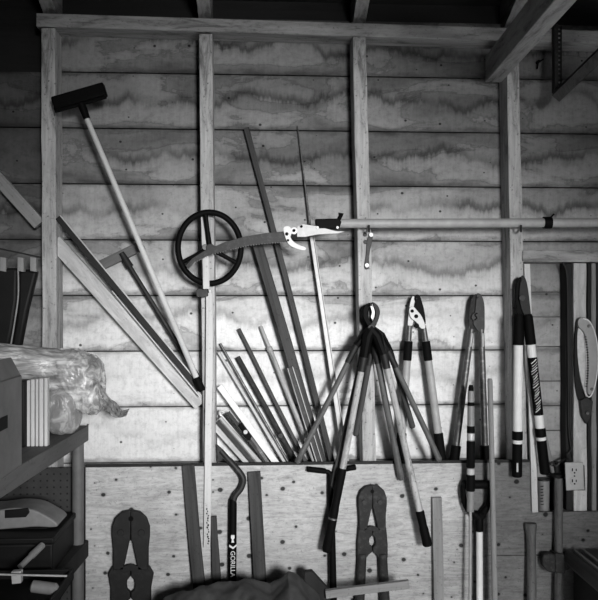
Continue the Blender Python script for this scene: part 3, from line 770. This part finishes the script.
rod('can_body', a, b, [(0, 6), (.03, 6.3), (.1, 6.1), (.9, 6.1), (.97, 6.3), (1, 5.9)], M_greypaint, t, 22)
rod('can_lid', b, b+Vector((0, 0, .006)), 6.4, M_steel, t, 22)
mb = MB(); random.seed(9)
for i in range(7):
    y = 486+i*3
    mb.prism([(540.5, y), (540.5+random.uniform(2.5, 4), y-.2), (543, y+1), (540.7, y+1)], .0895, .0905)
mb.build('can_label', M_steel, t)
t = empty('squat_bottle', P(556, 508, .06), 'dark squat bottle beside the tin can, behind the long sledge handle', 'bottle')
a, b = P(556, 510.5, .055), P(556, 462, .055)
rod('bottle_body', a, b, [(0, 6), (.05, 6.6), (.55, 6.6), (.7, 5), (.72, 7.5), (.76, 7.5), (.8, 4.5), (1, 4.5)], M_darkplastic, t, 20)
tag(MB().prism([(566, 491), (573, 491), (573, 503), (569, 504.5), (567, 503)], .05, .075).build('wall_tag', M_outlet, None, .001), 'small pale block hanging below the outlet', 'block')

# ================================================================== TOOLS STANDING AGAINST THE PLYWOOD
def stand(name, mat, label, cat, x1, y1, x2, y2, w, t=4, d1=.122, d2=.16, round_=False, prof=None, w2=None):
    a = P(x1, y1, d1); b = P(x2, y2, d2); e = to_z(a, b, .004)
    o = rod(name, a, e, prof or w/2, mat, jit=.0015) if round_ else stick(name, a, e, w, t, mat, None, w2)
    return tag(o, label, cat), a, e
stand('wooden_stake', M_dark, 'long dark stake leaning on the plywood left of the bleached stick', 'stake', 188.2, 465, 200, 590, 12, 5, .124, .15)
stand('wooden_stake', M_dark, 'short tapered dark stake just right of the foot of the bleached stick', 'stake', 214, 516, 217, 590, 5.5, 5, .124, .14, w2=13)
stand('wooden_stake', M_dark, 'dark stake leaning on the plywood right of the bent pry bar', 'stake', 254, 471.5, 259.5, 575, 12.5, 5, .124, .145)
stand('wooden_stake', M_mid, 'grey-brown stake standing alone on the plywood right of the loppers\' black grips', 'stake', 436.5, 497, 439, 600, 10, 5, .122, .14)

# bent pry bar with lettering
t = empty('pry_bar', to_z(P(233, 500, .15), P(232.5, 577, .16), .004), 'bent black pry bar with white lettering down its shaft', 'pry bar')
pth = smooth_path([P(221, 451, .125), P(228, 459, .13), P(236, 468, .135), P(242, 476, .14), P(243, 482, .14), P(240.5, 489, .142), P(235, 496, .145), P(233, 503, .146)], 5)
k = S(pth[0]); MB().tube(pth, [2.6*k]*6+[3.2*k]*(len(pth)-6), 12).build('crook', M_steel, t)
MB().prism([(216.5, 444), (223.5, 450), (226, 456), (222.5, 459), (217.5, 463)], .116, .128).build('claw', M_steel, t, .002)
a, b = P(233, 499, .146), P(232.5, 577, .15); e = to_z(a, b, .004)
sh = rod('shaft', a, e, [(0, 3.2), (.03, 3.9), (.96, 3.9), (1, 2)], M_black, t, 12)
k = S(a); yc = -.15
def txtM(px, py, d):
    c = P(px, py, d)
    # reads downwards: x axis of the text points down, its up points right
    return Matrix(((0, 1, 0, c.x), (0, 0, -1, c.y), (-1, 0, 0, c.z), (0, 0, 0, 1)))
writing('lettering', 'GORILLA', 6.4*k, M_white, txtM(232.6, 564.0, .1668), sh)
MB().prism([(231.2, 535), (234.4, 535), (234.6, 538), (233.4, 539.5), (234.2, 542.5), (231.4, 542.5), (231.9, 539.5), (231, 538)], .1635, .1665).prism([(229.3, 544.6), (233, 547), (236.6, 544.2), (236.6, 546), (233, 549), (229.3, 546.6)], .1625, .1662).build('emblem', M_white, sh)

# T-handled bar
t = empty('t_handle_bar', to_z(P(331, 480, .135), P(333, 600, .15), .004), 'black T-handled bar standing against the plywood left of the rusty bolt cutter', 'bar')
a, b = P(330.5, 474, .132), P(333.5, 600, .15); e = to_z(a, b, .004)
rod('shaft', a, e, [(0, 3), (.1, 3.4), (1, 3.6)], M_black, t)
MB().tube(smooth_path([P(330.8, 478, .134), P(329.5, 473.5, .134), P(326, 471.5, .134), P(308, 469.5, .134)]), 2.3*S(a), 10).tube(smooth_path([P(330, 474.5, .134), P(340, 471, .134), P(355, 468, .134)]), 2.0*S(a), 10).build('cross_bar', M_black, t)
rod('grip', P(326, 471.2, .134), P(307, 469, .134), rnd(2.9, .06), M_rubber, t)
rod('grip', P(347, 468.6, .134), P(356, 467, .134), rnd(2.9, .1), M_rubber, t)

# bolt cutters
def bolt_cutter(cx, ytop, w, d, mat, label, dark):
    """head with two bolted straps, the crotch opening, the lower jaws, two handles"""
    t = empty('bolt_cutter', to_z(P(cx, ytop, d), P(cx+1, ytop+100, d+.012), .02), label, 'bolt cutter')
    q = w/30.0
    def T(pts): return [(cx+x*q, ytop+y*q) for x, y in pts]
    for sg in (-1, 1):
        pts = [(0, 0), (7, 1.5), (12, 6), (14.5, 13), (14.5, 20), (13.5, 30), (13.5, 46), (5.4, 46), (5.2, 43), (1.3, 25), (.3, 23)]
        pts = [(x*sg, y) for x, y in pts]
        MB().prism(T(pts), d, d+.022).build('jaw', mat, t, .003)
        MB().boss(cx+sg*8*q, ytop+18*q, 2.6*q, d+.022, d+.028).build('bolt', M_steel if not dark else M_blacksteel, t, .001)
        pts = [(x*sg, y) for x, y in ((.3, 45.5), (5, 43.5), (14, 43), (17.5 if dark else 14.5, 49), (15.5, 60), (15.5, 74), (6, 74), (4, 71), (.3, 68), (.3, 63), (2.7, 61), (3.3, 57.5), (2.8, 54), (.3, 51))]
        MB().prism(T(pts), d-.004, d+.016).build('lever', mat, t, .003)
        a = P(cx+sg*10.3*q, ytop+70*q, d+.006); b = P(cx+sg*12.5*q, ytop+112*q, d+.014)
        rod('handle', a, to_z(a, b, .004), [(0, 4.8*q), (.5, 5.2*q), (1, 5.2*q)], mat, t)
    MB().prism(smooth2(T([(-9, 46), (-4, 43), (0, 42), (4, 43), (9, 46), (5, 49), (0, 47), (-5, 49)]), 2), d+.016, d+.022).build('hinge_strap', mat, t, .001)
    MB().boss(cx, ytop+7*q, 2*q, d+.018, d+.0225).build('notch', M_black, t)
    return t
bolt_cutter(372.2, 484.5, 29.5, .125, M_rust, 'grey rusty bolt cutter standing head up at the middle of the plywood', False)
bolt_cutter(131, 509.5, 39, .128, M_blacksteel, 'large black bolt cutter standing head up beside the left shelf post', True)

# black tipped pole, D-handled fork, pale rod
t = empty('extension_pole', to_z(P(471, 386, .16), P(469.5, 600, .19), .004), 'black-tipped telescopic pole with white bands, standing in front of the dark rusty loppers', 'pole')
a, b = P(471, 385, .16), P(470, 600, .19); e = to_z(a, b, .004); L = 215.0
T_ = lambda y: (y-385)/((e.z-a.z)/(b.z-a.z)*L)
rod('pole_shaft', *seg(a, e, .02, T_(512)), [(0, 3.3), (.3, 3.6), (1, 3.6)], M_greypaint, t)
rod('thin_tube', *seg(a, e, T_(511), 1), [(0, 1.5), (1, 1.5)], M_pipe, t)
rod('tip', *seg(a, e, 0, T_(406)), [(0, 1.8), (.1, 2.6), (.5, 3.2), (1, 3.5)], M_rubber, t)
for y0, y1, r, m_ in ((426, 433.5, 4, M_rubber), (433.5, 440.5, 3.8, M_bright), (440.5, 469, 4.3, M_rubber), (469, 475, 3.9, M_outlet), (475, 492, 4.4, M_rubber)):
    o = rod('band', *seg(a, e, T_(y0), T_(y1)), rnd(r, .06), m_, t)
    if m_ is not M_rubber: o['label'] = 'pale band'
t = empty('garden_fork', to_z(P(479, 530, .15), P(479.5, 600, .16), .004), 'tool with black D-shaped grip and white shaft, behind the black-tipped pole', 'garden fork')
D = .145
mb = MB().tube(smooth_path([P(464.5, 484, D), P(463, 489, D), P(464, 500, D), P(467, 508, D), P(473, 513, D), P(479, 518, D)]), [.011]*19+[.013]*6+[.017]*6, 10)
mb.tube(smooth_path([P(488, 484, D), P(490, 489, D), P(489.5, 500, D), P(487, 507, D), P(483, 513, D), P(479, 518, D)]), [.011]*19+[.013]*6+[.017]*6, 10)
mb.build('yoke', M_black, t)
rod('crossgrip', P(462, 484.5, D), P(491.5, 484.5, D), rnd(4.4, .06), M_black, t)
rod('socket', P(479, 514, D), P(479.3, 531, D), [(0, 3), (.3, 4.6), (1, 4.2)], M_black, t)
a, b = P(479.3, 530, D), P(479.6, 600, .155)
rod('shaft', a, to_z(a, b, .2), 3.3, M_white, t)
bt = to_z(a, b, .21)
mb = MB().tube([bt+Vector((-.09, 0, 0)), bt+Vector((.09, 0, 0))], .009, 8)
for i in range(4): mb.tube([bt+Vector((-.084+i*.056, 0, 0)), bt+Vector((-.084+i*.056, -.012, -.1)), bt+Vector((-.084+i*.056, 0, -.204))], [.008, .007, .002], 8)
mb.build('tines', M_steel, t)
stand('pale_rod', M_mid, 'tall thin pale rod standing just right of the D-shaped grip', 'rod', 489.8, 378.5, 495, 600, 5.4, 4, .17, .20, True, [(0, 1.8), (.008, 2.6), (1, 2.9)])
# handles at the lower right
t = stand('axe_haft', M_handle, 'short wooden haft with a flared knob top below the foot of the pale lath', 'haft', 530.5, 523, 532, 600, 10, 4, .128, .15, True, [(0, 5.6), (.015, 6.4), (.03, 5.9), (.08, 4.9), (.2, 4.5), (1, 5)])
t = empty('sledge_hammer', to_z(P(558, 480, .13), P(558.5, 600, .15), .004), 'dark maul with long handle and wrapped iron head, below the power outlet', 'hammer')
a, b = P(558.5, 478, .125), P(558.5, 600, .15)
rod('handle', a, to_z(a, b, .004), [(0, 4.2), (.1, 4.4), (.5, 4.2), (1, 4.4)], M_handle, t, jit=.002)
MB().prism(smooth2([(541, 556), (545, 552.5), (556, 553.5), (567, 558), (568, 567), (560, 570), (548, 570.5), (542, 565)], 3), .128, .165).build('head', M_rust, t, .004)
MB().prism([(553, 551), (564, 553), (563.5, 572), (553.5, 571)], .126, .17).build('wrapping', M_steel, t, .004)

# ================================================================== FOREGROUND, LOW
# dark chest at the right
t = empty('black_chest', P(590, 560, .3)*1, 'black lidded chest at the lower right corner', 'chest')
zt2 = P(575, 549, .2).z; xl = P(566, 549, .2).x
t.location = (xl+.3, -.6, 0); WM[t] = Matrix.Translation(t.location)
MB().box((xl+.03, -1.30, 0.002), (XR-.03, -.19, zt2-.07)).build('chest_body', M_darkplastic, t, .01)
MB().box((xl+.005, -1.33, zt2-.072), (XR-.02, -.16, zt2-.012)).build('lid', M_lid, t, .018, seg=4)
mb = MB(); 
for x_, off_ in ((xl+.03, 0), (xl+.06, .004)):
    mb.box((x_, -1.30+off_*4, zt2-.014), (x_+.012, -.19, zt2-.004+off_))
mb.build('lid_rim', M_greypaint, t, .003)  # grey colour stands in for the lit lines along the lid rim
# tarp heap
def heap():
    xa, xb = P(150, 590, .3).x, P(330, 590, .3).x; nx, ny = 90, 60; vs = []; fs = []
    prof = [(150, 616), (165, 600), (185, 597), (205, 591), (225, 588), (245, 585), (258, 587), (270, 589), (280, 583), (288, 577), (298, 584), (308, 592), (322, 604), (330, 620)]
    def hz(px):
        for (x0_, y0_), (x1_, y1_) in zip(prof, prof[1:]):
            if x0_ <= px <= x1_: return y0_+(y1_-y0_)*(px-x0_)/(x1_-x0_)
        return prof[-1][1]
    for j in range(ny+1):
        y = -.17-.62*j/ny
        for i in range(nx+1):
            px = 150+180*i/nx; x = xa+(xb-xa)*i/nx
            top = P(px, hz(px), .34).z
            u = (-y-.34)
            f = max(0.0, 1-(abs(u)/(.18 if u < 0 else .46))**2.2)
            ex = min(1, i/6, (nx-i)/6)
            q = Vector((x*5, y*5, 1.7)); r = 0
            for o_ in range(4):
                r += (.5-abs(noise.noise(q*(1.9**o_))))*(.5**o_)
            z = top*f*(.35+.65*ex)+(r-.35)*.05*min(1, f*2)
            vs.append((x+noise.noise(Vector((y*6, x*6, 3)))*.01, y, max(.003, z)))
    for j in range(ny):
        for i in range(nx):
            k = j*(nx+1)+i; fs.append((k, k+1, k+nx+2, k+nx+1))
    o = mk('crumpled_tarp', vs, fs, M_tarp, None, None, 0, 60)
    s_ = o.modifiers.new('thickness', 'SOLIDIFY'); s_.thickness = .004
    return tag(o, 'crumpled dark tarp heaped on the floor in front of the stakes', 'tarp')
heap()
# dark board with a pale rail nailed to it
t = empty('wooden_trestle', (P(315, 590, .3).x, -.3, 0), 'low trestle of dark plank and pale rail before the rusty bolt cutter', 'trestle')
MB().prism([(304, 571), (312, 570), (329, 589), (338, 720), (304, 720)], .24, .27).build('plank', M_darker, t, .003)
stick('rail', P(325.5, 593.5, .285), P(409, 583.5, .285), 8, 5, M_mid, t)
o = t.children[0]

# ================================================================== SHELF AT LEFT
SX = P(88, 432, .14).x; ZS, ZL = .975, .54
t = empty('storage_shelf', (-.95, -.6, 0), 'dark two-tier shelf with pale pipe posts along the left wall', 'shelf')
def slab(z0, z1):
    e0 = Vector((SX, -.128, 0)); e1 = e0-dirv*1.45
    pts = [(XL+.005, -.128), (e0.x, e0.y), (e1.x, e1.y), (XL+.005, e1.y)]
    return MB().add([(x, y, z) for z in (z0, z1) for x, y in pts], [(0,3,2,1),(4,5,6,7),(0,1,5,4),(1,2,6,5),(2,3,7,6),(3,0,4,7)])
slab(ZS-.058, ZS).build('upper_board', M_shelf, t, .003)
slab(ZL-.062, ZL).build('lower_board', M_darker, t, .003)
pp = P(78, 500, .17)
for x_, y_ in ((pp.x, -.17), (SX-.13, -1.5)):
    rod('post', Vector((x_, y_, 0.002)), Vector((x_, y_, ZS-.059)), 5.8*S(pp)/S(Vector((x_, y_, 0))), M_post, t, 18)
# cardboard box
def D_at(py, z): return 3.0-((1.45-z)*F/(py-300))     # rough distance where a shelf spot shows at row py
xf = P(22, 463, .82).x; yb_ = -.82; ztb = P(18, 375, .82).z
t = empty('cardboard_box', (xf-.13, -1.05, ZS), 'grey cardboard box on the upper shelf with a dark slot in its side', 'box')
MB().box((xf-.25, -1.35, ZS+.001), (xf, yb_, ztb)).build('carton', M_card, t, .003)
MB().add([(xf-.004, -1.34, ztb), (xf-.004, yb_, ztb), (xf-.03, yb_, ztb+.05), (xf-.03, -1.34, ztb+.05), (xf-.009, -1.34, ztb), (xf-.009, yb_, ztb), (xf-.035, yb_, ztb+.05), (xf-.035, -1.34, ztb+.05)],
         [(0,1,2,3),(7,6,5,4),(0,4,5,1),(1,5,6,2),(2,6,7,3),(3,7,4,0)]).build('flap', M_card, t)
MB().box((xf-.001, -1.06, ZS+.13), (xf+.0015, -.945, ZS+.165)).build('hand_slot', M_black, t, .0005)
# upright slats
tag(MB().box((P(19, 440, .5).x, -.56, ZS+.001), (P(30, 440, .5).x, -.50, P(26, 379, .5).z)).build('dark_book', M_darkplastic, None, .004), 'dark upright board between the cardboard box and the pale slats', 'board')
xx = P(30.6, 440, .5).x
for i, (w_, top) in enumerate(((.010, 380.5), (.012, 379.5), (.008, 379), (.013, 378.5), (.011, 378))):
    tag(MB().box((xx, -.54, ZS+.001), (xx+w_*.9, -.515, P(38, top, .54).z)).build('thin_slat', M_pale if i % 2 == 0 else M_bleach, None, .001),
        'pale thin slat standing upright in the row on the upper shelf', 'slat', 'upright slats on the upper shelf')
    xx += w_*.9+.0042
# small plastic bag
def blob(name, c, r, mat, amp, sd, parent=None, n=40, m=26, sq=1.0):
    vs = []; fs = []
    for j in range(m+1):
        th = math.pi*j/m
        for i in range(n):
            ph = 2*math.pi*i/n
            v = Vector((math.sin(th)*math.cos(ph), math.sin(th)*math.sin(ph), math.cos(th)))
            v = Vector([math.copysign(abs(q)**sq, q) for q in v])
            k = 1+amp*noise.noise(v*2.4+Vector((sd, 0, 0)))+amp*.7*(.4-abs(noise.noise(v*5.5+Vector((0, sd, 0)))))
            vs.append(Vector(c)+Vector((v.x*r[0], v.y*r[1], v.z*r[2]))*k)
    for j in range(m):
        for i in range(n): fs.append((j*n+i, j*n+(i+1) % n, (j+1)*n+(i+1) % n, (j+1)*n+i))
    return mk(name, vs, fs, mat, None, parent, 0, 70)
c = P(64.5, 410, .31)
o = blob('plastic_bag', (c.x, c.y, ZS+.086), (.055, .07, .084), M_film, .07, 4.0, sq=.62)
tag(o, 'small crumpled clear plastic bag standing right of the pale slats', 'bag')
# large plastic wrapped bundle of laths
t = empty('wrapped_bundle', P(60, 395, .3), 'large bundle of laths in crumpled clear plastic lying on top of the upper shelf items', 'bundle')
ax0, ax1 = P(-14, 360, .34), P(84, 372, .28)
def wrap():
    ks = [(-.02, .6, 1), (0, .9, 1), (.1, .95, 1), (.3, .96, 1), (.5, 1.02, 1), (.7, 1.16, 1), (.85, 1.34, 1), (.98, 1.5, 1), (1.08, 1.5, 1), (1.15, 1.38, 1), (1.19, 1.15, 1), (1.20, .8, 1), (1.16, .55, 1), (1.12, .3, 1), (1.13, .05, 1)]
    n = 64; rows = 140; vs = []; fs = []; R = .071
    d = ax1-ax0; L = d.length
    for j in range(rows+1):
        kk = j/rows*(len(ks)-1); ki = min(int(kk), len(ks)-2); kf = kk-ki
        u = ks[ki][0]+(ks[ki+1][0]-ks[ki][0])*kf; s_ = ks[ki][1]+(ks[ki+1][1]-ks[ki][1])*kf
        c_ = ax0+d*u+Vector((0, 0, -R*(max(1, min(1.5, .96+max(0, u-.45)*.95))-1)-.03*max(0, u-.9)))
        for i in range(n):
            th = 2*math.pi*i/n
            fold = .05*abs(math.sin(th*7+1.3*math.sin(u*3)))*min(1, max(.35, (1-u)*2))
            cr = noise.noise(Vector((math.cos(th)*2.2, math.sin(th)*2.2, u*5)))*.13*max(.25, min(1, u*1.5))+(.4-abs(noise.noise(Vector((math.cos(th)*4, math.sin(th)*4, u*13)))))*.20*max(0, min(1, (u-.5)*2.5))
            r = R*s_*(1+cr-fold)
            vs.append(c_+Vector((0, math.cos(th)*r*.85, math.sin(th)*r)))
    for j in range(rows):
        for i in range(n): fs.append((j*n+i, j*n+(i+1) % n, (j+1)*n+(i+1) % n, (j+1)*n+i))
    fs += [tuple(range(n))]
    return mk('plastic_wrap', vs, fs, M_wrap, None, t, 0, 60)
wrap()
tl = smooth_path([P(97, 393, .27), P(106, 403, .26), P(114, 409, .25), (P(121, 414, .24)), P(128, 412, .23)])
mbt = MB(); n_ = len(tl); vs = []; fs = []
for i_, p_ in enumerate(tl):
    w_ = .035-.022*i_/n_
    for k_ in range(9):
        s_ = (k_/8-.5)*2
        vs.append(p_+Vector((.35*w_*s_, -.012*math.sin(k_*2.1+i_*.6), w_*s_*.8)))
for i_ in range(n_-1):
    for k_ in range(8): fs.append((i_*9+k_, i_*9+k_+1, i_*9+9+k_+1, i_*9+9+k_))
o = mbt.add(vs, fs).build('plastic_tail', M_film, t, 0, 60); sm_ = o.modifiers.new('thickness', 'SOLIDIFY'); sm_.thickness = .002
random.seed(12)
lath_bundle = []
for i in range(16):
    r = .05*math.sqrt(random.random()); th = i*2.4
    o_ = Vector((0, math.cos(th)*r*.7, math.sin(th)*r))
    stick('lath', ax0+o_, ax0+(ax1-ax0)*.84+o_, 7, 2.5, M_lath, t)
# cord with clips and dark sheets above the bundle
tag(MB().tube(smooth_path([P(-40, 243, .2), P(-10, 247, .18), P(20, 253, .16), P(41, 257.5, .11)]), .003, 6).build('clothesline', M_cord), 'dark cord strung from the leftmost stud to the left wall', 'cord')
def sheet(name, poly, d, label, trim):
    t = empty(name, P(poly[0][0], poly[0][1], d), label, 'bag')
    MB().prism(poly, d, d+.035).build('sheet', M_darkplastic, t, .012, seg=3)
    if trim: MB().tube(smooth_path([P(x, y, d+.037) for x, y in trim]), .0028, 6).build('piping', M_pipe, t)
    return t
sheet('hanging_bag', [(-45, 268), (19, 268), (18.5, 300), (14, 330), (10, 347), (-45, 347)], .17, 'dark hanging bag with pale piping down its edge, at far left', [(18, 266), (18.3, 295), (15, 320), (11, 344)])
sheet('hanging_bag', [(19.5, 269), (39, 270), (29, 310), (22, 347), (12, 347), (17, 320), (19, 300)], .13, 'narrow dark hanging bag beside the leftmost stud', None)
for x, lab in ((4, 'pale clip farthest left on the dark cord'), (21.5, 'pale clip nearest the piping on the dark cord'), (34, 'pale clip closest to the leftmost stud on the dark cord')):
    tag(MB().prism([(x-3, 257), (x+3, 258), (x+3, 272), (x-3, 271)], .185, .212).build('clip', M_mid, None, .002), lab, 'clip')
# lower shelf
t = empty('tool_case', (-.95, -.4, ZL), 'dark low tool case on the lower shelf', 'case')
xr = P(59, 545, .4).x
MB().box((XL+.02, -.48, ZL+.001), (xr, -.19, .64)).build('case_body', M_darkplastic, t, .006)
MB().box((XL+.015, -.485, .641), (xr+.006, -.185, .662)).build('case_lid', M_darkplastic, t, .005)
t = empty('power_tool', P(20, 530, .35), 'pale power tool with curved shell lying on the dark tool case', 'power tool')
zb_ = .664
sh_ = smooth2([(-40, 508), (0, 505.5), (20, 503), (38, 504.5), (52, 511), (61, 517), (62, 521), (56, 522), (40, 521.5), (20, 523), (-40, 526)], 4)
MB().prism(sh_, .27, .40).build('shell', M_greypaint, t, .022, seg=4)
MB().prism([(-40, 526), (20, 523.5), (52, 522.5), (53, 528), (42, 534), (-40, 536)], .285, .385).build('base', M_darkplastic, t, .01)
MB().prism([(5, 510), (28, 508), (30, 512), (26, 517), (5, 518)], .395, .404).build('vent_panel', M_darkplastic, t, .002)
t = empty('parts_tray', (-.95, -.7, ZL), 'shallow dark tray of odds and ends on the lower shelf', 'tray')
xt = P(60, 580, .7).x
mb = MB().box((XL+.02, -.86, ZL+.001), (xt, -.53, ZL+.008))
for lo, hi in (((XL+.02, -.86, ZL+.001), (xt, -.85, .575)), ((XL+.02, -.54, ZL+.001), (xt, -.53, .575)), ((xt-.01, -.86, ZL+.001), (xt, -.53, .575))): mb.box(lo, hi)
mb.build('tray_body', M_darkplastic, t, .002)
tag(rod('chrome_rod', P(-20, 574, .74), P(67, 576, .74), 1.0, M_bright), 'thin chrome rod lying across the dark parts tray', 'rod')
tag(rod('spray_can', P(31, 586, .70), P(58, 589.5, .70), [(0, 4), (.06, 6), (.9, 6), (1, 3.5)], M_greypaint), 'pale can lying on its side in the dark parts tray', 'can')
tag(rod('grey_tube', P(20, 567, .60), P(42.5, 545, .51), [(0, 3), (.45, 3), (.5, 3.8), (1, 3.6)], M_greypaint), 'grey tube propped from the parts tray onto the tool case', 'tube')
tag(MB().prism([(12, 571), (22, 570), (22, 582), (13, 583)], .70, .72).build('paper_tag', M_outlet, None, .001), 'small pale tag standing in the dark parts tray', 'tag')

# ================================================================== UPPER RIGHT
t = empty('perforated_strap', P(559, 92, .05), 'dark perforated metal strap hanging at the upper right', 'strap')
mb = MB(); xa, xb = P(553.5, 60, .12).x, P(563.5, 60, .12).x; za, zb = P(558, 25, .12).z, P(558, 92, .12).z
MB().box((xa, -.133, zb), (xa+.014, -.101, za)).build('flange', M_steel, t, .001)
mb = MB(); N_ = 15; st_ = (za-zb)/N_; xm = xa+.0145
for i in range(N_+1): mb.box((xm, -.105, max(zb, za-i*st_-.006)), (xb, -.101, za-i*st_+.004))
mb.box((xm, -.105, zb), (xm+.006, -.101, za)).box((xb-.006, -.105, zb), (xb, -.101, za))
mb.build('slotted_web', M_rust, t, .0005)
for i, (x, y, lab) in enumerate(((538.5, 62, 'bent black hook nailed to the siding beside the tie beam'),)):
    tag(MB().tube(smooth_path([P(x-1.5, y+7, .012), P(x-.5, y+1, .016), P(x-1, y-1, .02)]), .0035, 6).tube(smooth_path([P(x-.5, y+.5, .018), P(x+2, y-1, .02), P(x+5, y-3, .024)]), .003, 6).boss(x-.5, y, 1.6, .0005, .022, 8).build('bent_hook', M_black), lab, 'hook')

for x, y, d1, lab in ((416.5, 299, .085, 'nail in the siding carrying the loppers with the bright bolted head'), (478.5, 298, .085, 'nail in the siding carrying the dark rusty loppers'), (522.5, 281, .17, 'nail in the right-hand stud carrying the white-tubed loppers')):
    tag(MB().tube([P(x, y, 0.0 if d1 < .1 else .095), P(x, y-.5, d1)], .0022, 8).build('nail', M_steel), lab, 'nail')
